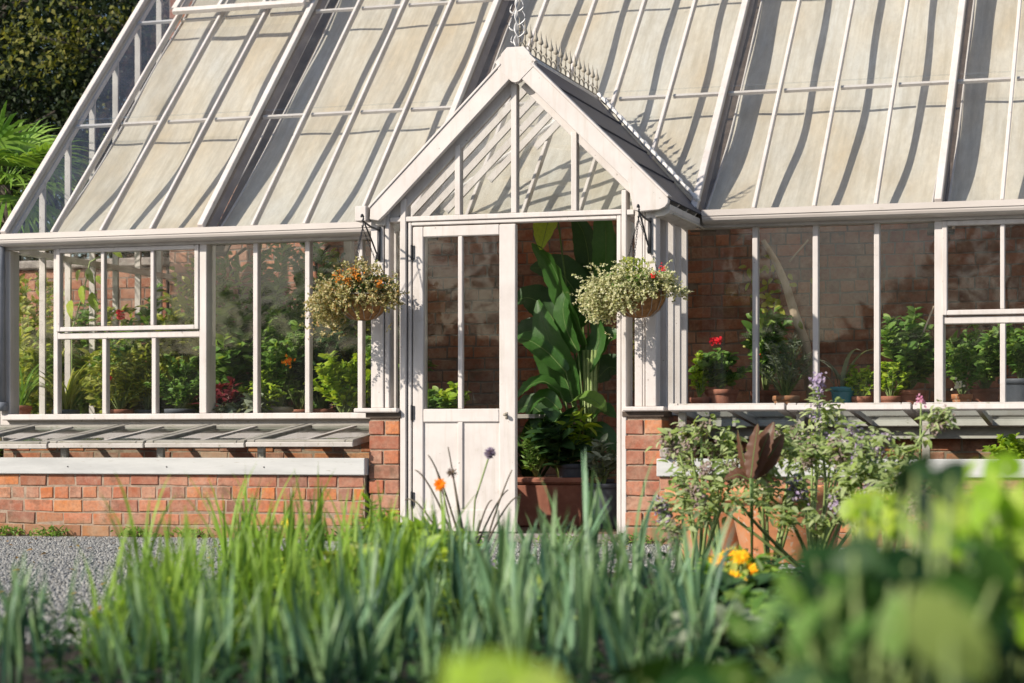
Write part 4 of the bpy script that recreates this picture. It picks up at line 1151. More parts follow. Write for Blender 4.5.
big_leaf(t, base, [at(586, 345, YB), at(566, 300, YB - .05), at(552, 262, YB - .05), at(532, 243, YB - .1)], .27, L_BANANA, (-.9, -.75, .2), 1)
big_leaf(t, base, [at(575, 400, YB), at(562, 372, YB), at(548, 340, YB - .05), at(538, 300, YB)], .30, L_BANANA, (-.2, -1, -.1), 2)
big_leaf(t, base, [at(556, 205, YB + .1), at(548, 222, YB - .05), at(541, 250, YB - .12)], .22, L_LIME, fc, 3)
big_leaf(t, base, [at(604, 300, YB + .1), at(606, 262, YB + .05), at(606, 225, YB), at(598, 190, YB)], .22, L_BANANA, (-.5, -1, .1), 4)
big_leaf(t, base, [at(560, 392, YB - .1), at(544, 380, YB - .15), at(528, 386, YB - .2), at(517, 398, YB - .22)], .15, L_BANANA, (-.2, -.7, 1), 5)
big_leaf(t, base, [at(572, 402, YB - .1), at(585, 396, YB - .18), at(598, 402, YB - .24), at(606, 412, YB - .26)], .14, L_MID, (0, -.7, 1), 6)
big_leaf(t, base, [at(588, 372, YB), at(600, 340, YB), at(596, 315, YB)], .14, L_BANANA, fc, 7)
big_leaf(t, base, [at(545, 340, YB + .2), at(530, 330, YB + .2), at(512, 340, YB + .2)], .22, L_DARK, (-.2, -1, .6), 8)
big_leaf(t, base, [at(592, 420, YB - .1), at(604, 408, YB - .15), at(616, 418, YB - .15)], .13, L_BANANA, (0, -.7, 1), 9)
big_leaf(t, base, [at(566, 282, YB + .2), at(580, 275, YB + .25), at(592, 290, YB + .25)], .2, L_DARK, fc, 10)
for k, (pp, wd, fcv) in enumerate((([(566, 372), (548, 352), (530, 340), (514, 338)], .20, (-.1, -.8, .8)), ([(580, 380), (592, 352), (606, 336), (622, 334)], .20, (.1, -.9, .6)), ([(570, 430), (552, 418), (534, 424), (520, 440)], .17, (-.2, -.8, .7)), ([(586, 432), (600, 430), (612, 444), (616, 462)], .15, (.1, -.9, .5)), ([(572, 330), (584, 310), (600, 304)], .20, (-.2, -1, .2)), ([(560, 410), (546, 396), (536, 400), (526, 416)], .14, (-.3, -.8, .7)), ([(578, 352), (566, 330), (562, 306), (570, 286)], .17, (-.5, -1, .1)), ([(590, 452), (578, 440), (566, 446), (558, 462)], .13, (-.2, -.8, .7)))):
    big_leaf(t, base, [at(a, b_, YB + .12 * math.sin(k * 2.1) - .06) for a, b_ in pp], wd, L_BANANA, fcv, 20 + k)
for k, (pp, wd, mt_, fcv) in enumerate((([(588, 320), (574, 288), (556, 268), (530, 268)], .30, L_DARK, (-.3, -.9, .5)), ([(560, 330), (545, 306), (528, 296), (508, 304)], .26, L_DARK, (-.1, -.8, .7)), ([(596, 330), (606, 296), (614, 262), (612, 228)], .26, L_BANANA, (-.4, -1, .1)), ([(582, 300), (590, 262), (584, 232), (572, 214)], .20, L_DARK, (-.2, -1, .3)), ([(596, 380), (610, 366), (624, 372)], .22, L_DARK, (.1, -.9, .6)), ([(550, 420), (530, 404), (512, 412)], .20, L_DARK, (-.1, -.8, .7)))):
    big_leaf(t, base, [at(a, b_, YB + .18 + .05 * k) for a, b_ in pp], wd, mt_, fcv, 40 + k)
m = M()
for a in range(4): m.tube([base + Vector((.02 * a - .03, 0, 0)), at(586 + a * 3, 420, YB), at(584 + a * 4, 350, YB)], [.022, .016, .01], 7)
m.build('stem', STEM, t, True)
# terracotta trough with leafy plants
q = at(552, 505, .30)
t = thing('trough_planter', 'long terracotta trough of ferny plants just inside the doorway', 'planter', (q.x, .30, .05))
m = M(); 
def rbox(x0, x1, y0, y1, z0, z1, tp): return [(x0 + tp, y0 + tp, z0), (x1 - tp, y0 + tp, z0), (x1 - tp, y1 - tp, z0), (x0 + tp, y1 - tp, z0), (x0, y0, z1), (x1, y0, z1), (x1, y1, z1), (x0, y1, z1)]
m.hexa(rbox(q.x - .27, q.x + .27, .14, .42, .051, .325, .04))
m.hexa(rbox(q.x - .29, q.x + .29, .12, .44, .3255, .365, 0))
m.build('trough', TERRAD, t, False, .012)
foliage(t, Vector((q.x - .10, .28, .36)), .34, .17, 22, 34, .06, .014, L_MID, 41, NE)
foliage(t, Vector((q.x + .05, .28, .36)), .42, .17, 14, 18, .14, .07, L_DARK, 42, OV, name='broad_foliage')
potted('deeply cut pale green philodendron hanging in the doorway', 574, .30, .34, .16, 'bush', L_LIME, potmat=GREYPOT, seed=43, z=.051, nst=8, per=8, L=.11, W=.05, pr=.1, phh=.40, tpl=OVD)
potted('silver leaved plant in a grey pot against the right door jamb', 604, .10, .26, .12, 'bush', L_GREY, potmat=GREYPOT, seed=44, z=.051, nst=10, per=12, L=.07, W=.03, pr=.1, phh=.28)
potted('glossy dark fern in shade inside the doorway', 532, .8, .55, .22, 'strap', L_DARK, potmat=TERRAD, seed=45, z=.051, nst=30, W=.04, pr=.12, phh=.25)
potted('bright geranium seen through the closed door pane', 446, .30, .22, .13, 'bush', L_LIME, potmat=TERRAD, seed=46, z=.66, nst=12, per=18, L=.05, W=.04, pr=.07, phh=.1)
potted('green leafy plant seen low through the closed door pane', 430, .25, .16, .12, 'bush', L_MID, potmat=TERRAD, seed=47, z=.66, nst=10, per=16, L=.05, W=.035, pr=.07, phh=.08)
bench('small timber staging behind the closed door leaf', -.55, .1, .16, .60)

# ================================================================== TREES / PALM ON THE LEFT
def tree(label, x, y, h, cr, seed, mat, mat2, nl=22000, lsize=.065):
    t = thing('broadleaf_tree', label, 'tree', (x, y, 0), 'dark trees beyond the greenhouse')
    rng = np.random.default_rng(seed); b = Vector((x, y, 0))
    m = M(); top = b + Vector((rng.normal(0, .3), rng.normal(0, .3), h * .72))
    m.tube([b.lerp(top, i / 8) + Vector((.08 * math.sin(i * 1.3 + seed), .08 * math.cos(i * 1.7), 0)) for i in range(9)], [.22 * (1 - .8 * i / 8) + .02 for i in range(9)], 9)
    ends = []
    for k in range(16):
        s = b.lerp(top, rng.uniform(.25, .95)); az = rng.uniform(0, 6.28); l = cr * rng.uniform(.6, 1.0)
        e = s + Vector((math.cos(az) * l, math.sin(az) * l, rng.uniform(.1, .9) * l))
        m.tube([s, s.lerp(e, .5) + Vector((0, 0, .15 * l)), e], [.07, .045, .012], 6); ends.append(e); ends.append(s.lerp(e, .6))
    m.build('trunk', BARK, t, True, loc=b)
    P = []; D = []; Q = []
    cl = []
    for e in ends:
        for _ in range(5): cl.append(e + Vector(rng.normal(0, cr * .26, 3)))
    for i in range(nl):
        c = cl[int(rng.integers(len(cl)))]
        P.append(c + Vector(rng.normal(0, .24, 3))); D.append(rng.normal(0, 1, 3) + np.array((0, 0, -.3))); Q.append(rng.normal(0, .6, 3) + np.array((-.2, -.3, .8)))
    L = rng.uniform(.6, 1.2, nl) * lsize
    leaves('crown', SI, P, D, Q, L, L * .6, mat, t, b)
    if mat2:
        P = []; D = []; Q = []
        for e in [cl[int(rng.integers(len(cl)))] for _ in range(9)]:
            for _ in range(45): P.append(e + Vector(rng.normal(0, .17, 3))); D.append(rng.normal(0, 1, 3)); Q.append((-.3, -.6, .8) + rng.normal(0, .3, 3))
        leaves('sunny_crown', SI, P, D, Q, lsize * .9, lsize * .55, mat2, t, b)
    return t
tree('dark tree with sunlit yellow-green sprays beyond the roof end', -5.9, 6.6, 7.5, 2.0, 1, L_TREE, L_TREEY)
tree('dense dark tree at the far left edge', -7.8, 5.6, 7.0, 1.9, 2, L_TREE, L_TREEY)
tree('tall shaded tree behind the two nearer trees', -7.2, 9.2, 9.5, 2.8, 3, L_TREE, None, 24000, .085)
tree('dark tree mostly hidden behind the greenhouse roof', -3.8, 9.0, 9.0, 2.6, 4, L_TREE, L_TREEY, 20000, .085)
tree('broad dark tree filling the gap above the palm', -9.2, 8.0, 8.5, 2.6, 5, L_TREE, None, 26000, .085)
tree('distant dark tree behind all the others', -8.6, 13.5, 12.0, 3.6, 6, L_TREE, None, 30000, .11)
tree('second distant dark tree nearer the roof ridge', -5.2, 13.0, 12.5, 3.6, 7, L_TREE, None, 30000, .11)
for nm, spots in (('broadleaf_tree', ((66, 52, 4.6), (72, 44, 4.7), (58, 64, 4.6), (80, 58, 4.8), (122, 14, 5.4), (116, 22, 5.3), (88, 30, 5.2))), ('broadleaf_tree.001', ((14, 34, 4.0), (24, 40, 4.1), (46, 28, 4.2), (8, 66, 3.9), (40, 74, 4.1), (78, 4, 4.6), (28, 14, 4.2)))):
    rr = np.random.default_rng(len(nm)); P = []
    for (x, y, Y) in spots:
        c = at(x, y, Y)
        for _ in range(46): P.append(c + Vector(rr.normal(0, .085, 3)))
    leaves('sunny_leaves', SI, P, rr.normal(0, 1, (len(P), 3)), rr.normal(0, .4, (len(P), 3)) + np.array((-.4, -.7, .6)), .065, .045, L_TREEY, bpy.data.objects[nm])  # sun dapples on the crowns, made as lighter coloured leaves
# palm
pc = at(4, 186, 1.15)
t = thing('palm_tree', 'bright green spiky palm beside the left end of the greenhouse', 'palm', (pc.x, 1.15, 0))
m = M(); m.tube([(pc.x + .05, 1.15, 0), (pc.x + .03, 1.15, 1.0), (pc.x, 1.15, pc.z)], [.10, .08, .065], 10); m.build('trunk', BARK, t, True)
r9 = np.random.default_rng(5); fr = M()
for k in range(38):                       # fan fronds
    az = r9.uniform(0, 6.28); el = r9.uniform(-.4, 1.4); l = r9.uniform(.25, .42)
    hd = Vector((math.cos(az) * math.cos(el), math.sin(az) * math.cos(el), math.sin(el)))
    b = Vector((pc.x, 1.15, pc.z)); e = b + hd * l
    fr.tube([b, e], .006, 4)
    sd = hd.cross(UP).normalized(); un = sd.cross(hd)
    for j in range(15):
        a = (j - 7) / 7 * 1.35
        d = (hd * math.cos(a) + sd * math.sin(a)).normalized()
        ll = .56 * (1 - .25 * abs(a) / 1.35) * r9.uniform(.9, 1.1)
        p = [e + d * (ll * s) + Vector((0, 0, -.16 * s * s * ll / .4)) for s in (0, .35, .7, 1)]
        ww = un.cross(d).normalized() * .014
        fr.add([p[0] - ww * .4, p[0] + ww * .4, p[1] - ww, p[1] + ww, p[2] - ww * .8, p[2] + ww * .8, p[3]], [(0, 1, 3, 2), (2, 3, 5, 4), (4, 5, 6)])
fr.build('frond', L_PALM, t, True)
for i, (x, y, h, lb, mt) in enumerate(((-4.5, .9, 1.3, 'mid green shrub against the left end glass', L_MID), (-4.6, 2.1, 1.9, 'tall olive shrub at the foot of the brick wing wall', L_YEL), (-5.4, 1.4, 1.6, 'dark evergreen shrub left of the palm trunk', L_DARK), (-4.25, 1.7, 1.5, 'leafy shrub close behind the palm', L_MID))):
    t = thing('shrub', lb, 'shrub', (x, y, 0), 'shrubs at the left end')
    foliage(t, Vector((x, y, 0)), h, .5, 40, 60, .075, .038, mt, 60 + i, OV, stem_r=.01, start=.15)

# ================================================================== TERRACOTTA POTS + BORAGE
def big_pot(label, x, z, r, h):
    p = on_ground(x, z)
    t = thing('terracotta_pot', label, 'plant pot', p)
    pot_mesh(r, h, .05, .74, c=(p.x, p.y, .003), n=36).build('pot', TERRA, t, True)
    m = M(); m.lathe([(.001, h - .045), (r * .93, h - .05)], (p.x, p.y, .003), 24); m.build('compost', SOIL, t)
    return p
potA = big_pot('large weathered terracotta pot standing nearest the porch pier', 716, 10.5, .24, .345)
potB = big_pot('large orange terracotta pot behind the borage, right of the other pot', 788, 10.2, .29, .365)
cp_ = on_ground(752, 8.6, .02)
t = thing('canna_plant', 'bronze-leaved canna standing in front of the large terracotta pots', 'canna', cp_)
b = cp_.copy()
for k, (pp, wd, fcv) in enumerate((([(751, 478), (754, 452), (758, 424)], .085, (-.6, -.9, .2)), ([(752, 478), (762, 450), (774, 422)], .10, (-.2, -1, .3)), ([(753, 478), (770, 456), (784, 434)], .085, (.3, -1, .3)), ([(750, 478), (743, 456), (738, 430)], .07, (-.9, -.6, .2)), ([(752, 478), (766, 466), (780, 458)], .07, (.2, -.8, .6)), ([(750, 480), (738, 474), (724, 480)], .075, (-.2, -.7, .7)))):
    big_leaf(t, b, [deep(a, c_, 8.5 + .03 * k) for a, c_ in pp], wd, L_BRONZE, fcv, 7 + k, .004, wav=.09)

def cluster(P, D, c, r, n, rng):
    for _ in range(n):
        P.append(Vector(c) + Vector(rng.normal(0, r * .55, 3))); D.append(rng.normal(0, 1, 3))
def borage(label, x, z, stems, seed, mat=L_GREY, bushy=1.0):
    """stems: (tip px x, tip px y, depth offset, curl, flower kind)"""
    p = on_ground(x, z); rng = np.random.default_rng(seed)
    t = thing('borage_plant', label, 'borage', p)
    LP = []; LD = []; LN = []; m = M(); HP = []; HD = []; 
    for (tx, ty, dz, curl, fk) in stems:
        tip = deep(tx, ty, z + dz)
        mid = p.lerp(tip, .55) + Vector((rng.normal(0, .05), rng.normal(0, .05), .08 + .1 * curl))
        pts = []
        for i in range(13):
            s = i / 12; pts.append(p * ((1 - s) ** 2) + mid * (2 * s * (1 - s)) + tip * (s * s))
        if curl:
            e = pts[-1]; dr = Vector(RGT) * (1 if curl > 0 else -1)
            for i in range(1, 7): pts.append(e + dr * (.035 * math.sin(i * .5)) * abs(curl) * 1.5 + UP * (.03 * math.sin(i * .55) * .8 - .006 * i))
        m.tube(pts, [.0085 * (1 - .6 * i / len(pts)) for i in range(len(pts))], 6)
        for k in range(int(74 * bushy)):
            s = rng.uniform(.42, 1.0) ** .8; i = min(len(pts) - 2, int(s * (len(pts) - 1))); q = pts[i]
            LP.append(q + Vector(rng.normal(0, .024, 3))); a = rng.uniform(0, 6.28)
            LD.append((math.cos(a), math.sin(a), rng.uniform(-.5, .8))); LN.append((rng.normal(0, .4), -.5, .8))
        c = pts[-1]
        if fk:
            fm = {'p': P_PURPLE, 'm': P_MAUVE, 'k': P_PINK}[fk]
            P = []; D = []
            if fk != 'k':
                for q in pts[-5:]: cluster(P, D, q, .023, 20, rng)
            cluster(P, D, c, .030 if fk != 'k' else .016, 50 if fk != 'k' else 26, rng)
            leaves('flower', SI, P, D, [(-.2, -1, .4)] * len(P), rng.uniform(.012, .023, len(P)), rng.uniform(.009, .015, len(P)), fm, t)
    m.build('stem', STEM, t, True)
    L = rng.uniform(.018, .058, len(LP))
    leaves('foliage', OVD, LP, LD, LN, L, L * .42, mat, t)
    return t
L_BOR = leaf_mat('borage_leaf', [(.22, .30, .11), (.34, .42, .19), (.44, .50, .30), (.17, .25, .09), (.32, .42, .12)], .42, .65, .2)
borage('tall hairy borage with a single high lilac flower against the window', 812, 9.4, [(818, 380, 0, 0, 'p'), (826, 412, .1, .6, None), (800, 432, -.1, -.6, 'm'), (830, 440, -.2, .6, 'p'), (812, 424, .1, 0, None), (840, 455, -.1, .5, None), (822, 450, -.3, -.4, None), (796, 452, -.2, .5, None)], 71, L_BOR, 1.1)
borage('sprawling borage with grey mauve curled heads left of the canna', 722, 9.2, [(690, 432, 0, -.5, 'm'), (688, 456, .1, -.5, 'm'), (716, 446, 0, .5, 'm'), (728, 468, -.2, .6, 'm'), (706, 470, -.3, 0, 'm')], 72, L_BOR, .8)
borage('leafy borage with small lilac heads in front of the terracotta pot', 770, 8.9, [(775, 440, 0, .3, 'm'), (790, 448, .1, .4, None), (768, 470, -.2, -.4, 'm'), (806, 452, -.1, .4, 'm'), (750, 480, -.1, -.6, None), (790, 478, -.3, 0, None)], 73, L_BOR, 1.2)
borage('borage with one long mauve seed spike bending to the right', 858, 8.6, [(935, 418, 0, .8, 'm'), (880, 440, .1, .4, 'p'), (862, 446, -.1, -.3, 'p'), (842, 448, 0, -.5, 'm'), (846, 478, -.2, .2, None), (870, 470, -.2, .3, None), (900, 452, 0, .5, None), (884, 466, -.1, -.4, None), (856, 462, -.2, .5, None)], 74, L_BOR, 1.0)
borage('low pinkish flowered borage at the right end of the cold frame', 890, 8.2, [(905, 470, 0, .4, 'm'), (885, 486, .1, .3, None), (915, 500, -.2, .3, 'm'), (868, 500, -.1, -.3, 'p'), (928, 486, -.2, .4, None)], 75, L_BOR, .9)
borage('pale green borage shoots beside the yellow marigolds', 690, 8.6, [(664, 505, 0, -.3, 'p'), (685, 498, .2, .3, None), (700, 515, -.1, .3, None), (676, 530, -.2, -.2, 'm')], 76, L_BOR, .9)
borage('pink cosmos-like bloom on a thin stem against the cold frame lid', 912, 9.0, [(921, 400, 0, 0, 'k')], 77, L_BOR, .25)

borage('sprawling pale borage spilling over the rim of the large pot', 815, 8.8, [(700, 492, -.1, -.6, 'm'), (738, 500, -.3, -.4, None), (766, 496, -.2, .4, None), (800, 484, -.2, -.5, 'p'), (836, 494, -.2, .5, 'p'), (868, 474, 0, .6, 'p'), (888, 490, .1, .5, None), (850, 512, -.4, .4, None), (820, 520, -.4, -.3, None), (782, 516, -.4, .3, None), (846, 432, .1, .5, 'p'), (872, 440, .1, -.4, 'p')], 78, L_BOR, .8)
borage('thin stemmed borage leaning left of the pots with mauve tips', 700, 9.0, [(676, 440, 0, -.6, 'm'), (700, 428, .1, .4, 'm'), (732, 436, .1, -.4, None), (714, 486, -.2, .5, None), (684, 478, -.1, -.4, None), (745, 462, 0, .4, 'm')], 79, L_BOR, .8)
# ================================================================== VEGETABLE BED
def leek_proto(seed, mat, n, hgt, wid, arch, name):
    m = M(); r = np.random.default_rng(seed)
    a0 = r.uniform(0, 3.14)
    m.tube([(0, 0, -.01), (0, 0, hgt * .22), (0, 0, hgt * .34)], [wid * .42, wid * .40, wid * .30], 7)
    for k in range(n):
        az = a0 + (k % 2) * math.pi + r.normal(0, .35)
        blade(m, (0, 0, hgt * (.12 + .20 * k / n)), az, hgt * r.uniform(.65, 1.0), wid * r.uniform(.75, 1.1), r.uniform(.02, .20) + .02 * (n - k), r.uniform(.05, arch), 9, .5, r.normal(0, .5))
    o = m.build(name, mat, None, True)
    return o
protos = [leek_proto(200 + i, L_LEEK, 6 + i % 3, .46 + .03 * (i % 4), .024 + .004 * (i % 3), .50 + .25 * (i % 3), 'leek_plant') for i in range(7)]
gprotos = [leek_proto(300 + i, L_GARL, 7, .42 + .03 * (i % 3), .016 + .003 * (i % 2), .8, 'garlic_plant') for i in range(5)]
rp_ = random.Random(5)
used = set()
def put(protos, x, z, sc_, lab, cat, grp):
    pr = rp_.choice(protos)
    if pr.name in used: o = pr.copy(); col.objects.link(o)
    else: o = pr; used.add(pr.name)
    p = on_ground(x, z, .02); o.location = p; o.rotation_euler = (rp_.uniform(-.08, .08), rp_.uniform(-.08, .08), rp_.uniform(0, 6.28)); o.scale = (sc_, sc_, sc_ * rp_.uniform(.92, 1.08))
    tag(o, lab, cat, grp)
GRL = 'leeks in rows in the vegetable bed'; LL = 'blue green leek with tall strap leaves in the foreground bed'
for x in range(440, 665, 19): put(protos, x + rp_.uniform(-6, 6), 6.5 + rp_.uniform(-.3, .3), rp_.uniform(.42, .72), LL, 'leek', GRL)
for x in range(400, 690, 17): put(protos, x + rp_.uniform(-6, 6), 5.7 + rp_.uniform(-.25, .25), rp_.uniform(.42, .70), LL, 'leek', GRL)
for x in range(330, 690, 17): put(protos, x + rp_.uniform(-8, 8), 4.9 + rp_.uniform(-.25, .25), rp_.uniform(.42, .72), LL, 'leek', GRL)
for x in range(110, 690, 21): put(protos, x + rp_.uniform(-8, 8), 4.2 + rp_.uniform(-.2, .2), rp_.uniform(.40, .62), LL, 'leek', GRL)
for x in (-24, 2, 20, -8, 40, 12, 62): put(protos, x, 4.5 + rp_.uniform(-.5, .3), rp_.uniform(.38, .60), LL, 'leek', GRL)
for x in (698, 709): put(protos, x, 4.7 + rp_.uniform(-.3, .3), rp_.uniform(.40, .55), LL, 'leek', GRL)
for x in (573, 590, 632): put(protos, x, 6.3 + rp_.uniform(-.2, .2), rp_.uniform(.80, .95), LL, 'leek', GRL)
GG = 'garlic plants in the vegetable bed'; GL = 'bright green garlic plant with narrow leaves in the left of the bed'
for x in range(225, 450, 9): put(gprotos, x + rp_.uniform(-5, 5), 7.2 + rp_.uniform(-.4, .4), rp_.uniform(.60, .92), GL, 'garlic', GG)
for x in range(140, 440, 10): put(gprotos, x + rp_.uniform(-5, 5), 6.1 + rp_.uniform(-.35, .35), rp_.uniform(.54, .84), GL, 'garlic', GG)
for x in range(100, 420, 12): put(gprotos, x + rp_.uniform(-5, 5), 5.3 + rp_.uniform(-.3, .3), rp_.uniform(.5, .76), GL, 'garlic', GG)
for x in range(90, 330, 13): put(gprotos, x + rp_.uniform(-5, 5), 4.6 + rp_.uniform(-.2, .2), rp_.uniform(.45, .66), GL, 'garlic', GG)

# leafy weeds and marigolds
def leafy(label, x, z, h, spread, mat, seed, nst=16, per=26, L=.06, W=.025, name='leafy_plant', cat='plant', tpl=OV):
    p = on_ground(x, z, .01); t = thing(name, label, cat, p)
    foliage(t, p, h, spread, nst, per, L, W, mat, seed, tpl)
    return t
def marigold(label, x, z, heads, h, spread, mat, seed, r=.03, lm=L_GARL):
    p = on_ground(x, z, .01); t = thing('marigold_plant', label, 'marigold', p)
    foliage(t, p, h, spread, 18, 24, .07, .022, lm, seed)
    m = M()
    for i, (hx, hy, dz) in enumerate(heads):
        q = deep(hx, hy, z + dz); m.tube([p + Vector((random.uniform(-.03, .03), 0, 0)), p.lerp(q, .5) + Vector((.01, .0, .02)), q], .004, 5)
        flower_head(t, q, r * random.uniform(.85, 1.1), mat, 18, (random.uniform(-.4, .1), -.8, random.uniform(.1, .7)), layers=3, seed=i)
    m.build('flower_stalk', STEM, t, True)
    return t
marigold('clump of golden yellow marigolds in front of the terracotta pots', 735, 7.0, [(717, 562, 0), (729, 556, .1), (741, 558, -.1), (750, 572, 0), (733, 580, -.1), (758, 578, .1), (745, 588, -.15), (722, 574, .1), (738, 569, .15)], .20, .13, P_YELLOW, 81, .037)
marigold('single orange marigold on a tall stem in front of the closed door', 442, 7.6, [(440, 485, 0)], .26, .16, P_ORANGE, 82, .032, L_LIME)
marigold('single yellow marigold low in front of the brick base', 287, 8.2, [(287, 523, 0)], .16, .10, P_LEMON, 83, .028)
leafy('lime green leafy salad plant left of the orange marigold', 400, 7.4, .30, .17, L_LIME, 84, 20, 30, .07, .03)
leafy('second lime leafy plant beneath the orange marigold', 430, 7.0, .24, .16, L_LIME, 85, 18, 28, .07, .03)
leafy('broad lime leafy clump at the near side of the marigold', 408, 6.3, .26, .14, L_LIME, 88, 18, 26, .08, .04)
leafy('spreading yellow green salad plant among the garlic', 352, 6.6, .22, .15, L_YEL, 89, 18, 26, .07, .03)
leafy('tall thin lime shoots against the brick base', 378, 7.9, .34, .10, L_LIME, 90, 14, 24, .05, .014)
leafy('low green leafy weed in the gap right of the leeks', 752, 5.6, .15, .15, L_MID, 91, 16, 22, .07, .04)
leafy('second leafy weed nearer the lens, right of the leeks', 782, 5.0, .15, .15, L_MID, 92, 16, 22, .08, .045)
leafy('grey green leafy seedling at the near end of the leek rows', 722, 4.8, .16, .12, L_GREY, 93, 14, 20, .07, .04)
leafy('dark leafy weed below the golden marigolds', 742, 6.2, .14, .16, L_DARK, 94, 16, 22, .08, .05)
for x_, z_, m_ in ((135, 5.4, L_GARL), (178, 5.9, L_LIME), (232, 6.4, L_GARL), (285, 6.8, L_LIME), (205, 5.2, L_GARL), (318, 5.9, L_LIME), (262, 5.4, L_YEL), (455, 6.0, L_LIME), (530, 5.6, L_GARL)):
    leafy('small bright green leafy plant growing among the garlic and leeks', x_, z_, .17, .10, m_, int(x_), 14, 24, .06, .018)['group'] = 'bright leafy plants among the garlic and leeks'
leafy('feathery green carrot top in the middle of the bed', 370, 7.3, .30, .14, L_GARL, 86, 22, 34, .045, .010)
WEED = leafy('small blue-violet flowered weed among the leeks', 487, 6.9, .18, .09, L_MID, 87, 10, 20, .035, .02)
pq = deep(486, 560, 6.8); rr = np.random.default_rng(1)
leaves('flower', SI, [pq + Vector(rr.normal(0, .012, 3)) for _ in range(40)], rr.normal(0, 1, (40, 3)), [(0, -1, .3)] * 40, .022, .016, P_PURPLE, WEED)
# allium with round head and arching seed stems
p = on_ground(470, 8.4, .01); t = thing('allium_plant', 'dark arching seedheads and one round purple allium before the door', 'allium', p)
m = M(); rr = np.random.default_rng(4)
for k, (tx, ty, c) in enumerate(((428, 455, .10), (436, 470, .06), (448, 447, .05), (512, 470, .05), (520, 497, .12), (405, 500, .14), (492, 500, .1), (452, 470, .02), (508, 490, .08), (415, 470, .12), (480, 520, .05))):
    q = deep(tx, ty, 8.4 + rr.normal(0, .1)); b = p + Vector((rr.normal(0, .02), rr.normal(0, .02), 0))
    mid = b.lerp(q, .7) + Vector((0, 0, c)); pts = [b * ((1 - s) ** 2) + mid * (2 * s * (1 - s)) + q * s * s for s in [i / 12 for i in range(13)]]
    m.tube(pts, [.0055 - .003 * i / 12 for i in range(13)], 5)
m.build('seed_stem', DRYSTEM, t, True)
q = deep(490, 453, 8.4); s = M(); s.tube([p, p.lerp(q, .6) + Vector((-.03, 0, .02)), q], .004, 5); s.build('flower_stalk', STEM, t, True)
leaves('flower', NE, [q] * 160, rr.normal(0, 1, (160, 3)), rr.normal(0, 1, (160, 3)), .026, .008, P_PURPLE, t, q)
q = deep(452, 473, 8.3); leaves('seed_head', NE, [q] * 70, rr.normal(0, 1, (70, 3)), rr.normal(0, 1, (70, 3)), .026, .005, P_MAUVE, t, q)
P = []; D = []; Q = []; rw = np.random.default_rng(21)
for i in range(900):
    k = rw.choice([-3.5, -3.0, -2.7, -2.1, -1.75, -1.3, -.9, -.55, .02, 1.0, .6]); x = k + rw.normal(0, .07)
    P.append((x, -.95 - abs(rw.normal(0, .03)), rw.uniform(0, .05))); a = rw.uniform(0, 6.28); D.append((math.cos(a), math.sin(a) - .3, rw.uniform(.2, 1.4))); Q.append((rw.normal(0, .4), -.3, .9))
tag(leaves('weed_tuft', OV, P, D, Q, rw.uniform(.02, .055, 900), rw.uniform(.008, .018, 900), L_MID), 'small weeds growing from the foot of the brick base', 'weeds', kind='stuff')
P = [on_ground(rw.uniform(-20, 640), rw.uniform(7, 12.6), .018) for _ in range(160)]
tag(leaves('leaf_litter', OV, P, rw.normal(0, 1, (160, 3)) * (1, 1, .15), rw.normal(0, .3, (160, 3)) + np.array((0, 0, 1)), rw.uniform(.02, .045, 160), rw.uniform(.012, .024, 160), L_LITTER), 'dry fallen leaves scattered on the gravel', 'fallen leaves', kind='stuff')
# low ground cover in the bed (nobody could count it)
P = []; D = []; Q = []
rr = np.random.default_rng(77)
for i in range(5200):
    z = rr.uniform(3.6, 8.4); x = rr.uniform(190 if z > 6 else 40, 1000)
    q = on_ground(x, z, .03 + abs(rr.normal(0, .05)))
    P.append(q); a = rr.uniform(0, 6.28); D.append((math.cos(a), math.sin(a), rr.uniform(0, 1.2))); Q.append((rr.normal(0, .4), -.3, .9))
L = rr.uniform(.02, .07, len(P))
tag(leaves('weed_cover', OV, P, D, Q, L, L * .35, L_DARK), 'low green weeds covering the soil between the leeks', 'weeds', kind='stuff')

# ================================================================== NEAR, OUT OF FOCUS PLANTS
def near_plant(label, x, z, lv, mat, seed, name='squash_plant', cat='squash plant'):
    """lv: (px x, px y, depth, length, width, pointing angle in picture, face vector)"""
    p = on_ground(x, z, .02); t = thing(name, label, cat, p); m = M()
    P = []; D = []; Q = []; L = []; W_ = []
    for (lx, ly, d, l, w, a, fc) in lv:
        q = deep(lx, ly, d); m.tube([p, p.lerp(q, .6) + Vector((0, 0, .05)), q], [.007, .005, .003], 6)
        dr = RGT * math.cos(a) + UP * math.sin(a) + FWD * .1
        P.append(q - dr * l * .5); D.append(dr); Q.append(fc); L.append(l); W_.append(w)
    m.build('stem', STEM, t, True)
    leaves('foliage', T_ovate(.14, .18), P, D, Q, L, W_, mat, t)
    return t
TOC = (-.1, -1, .25)
near_plant('blurred lime leaf close to the lens at the bottom of the picture', 500, 1.15, [(495, 672, 1.35, .060, .042, .3, (-.5, -.8, .6)), (535, 688, 1.4, .05, .035, 2.6, (-.5, -.7, .6)), (458, 684, 1.4, .045, .03, 2.0, (-.5, -.7, .6))], L_NEAR, 1)
near_plant('big pale blurred leaf close to the lens at lower right', 960, 1.2, [(950, 640, 1.45, .088, .058, -1.0, (-.5, -.8, .45))], L_NEARP, 2)
lv = []
rr = np.random.default_rng(12)
for i in range(150):
    lv.append((rr.uniform(800, 1000), rr.uniform(548, 710), rr.uniform(2.0, 2.9), rr.uniform(.05, .085), rr.uniform(.03, .05), rr.uniform(0, 6.28), (rr.uniform(-.3, 1.0), rr.uniform(-.9, .0), rr.uniform(-.3, .6))))
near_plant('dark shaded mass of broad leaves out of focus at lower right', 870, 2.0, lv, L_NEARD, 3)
lv = []
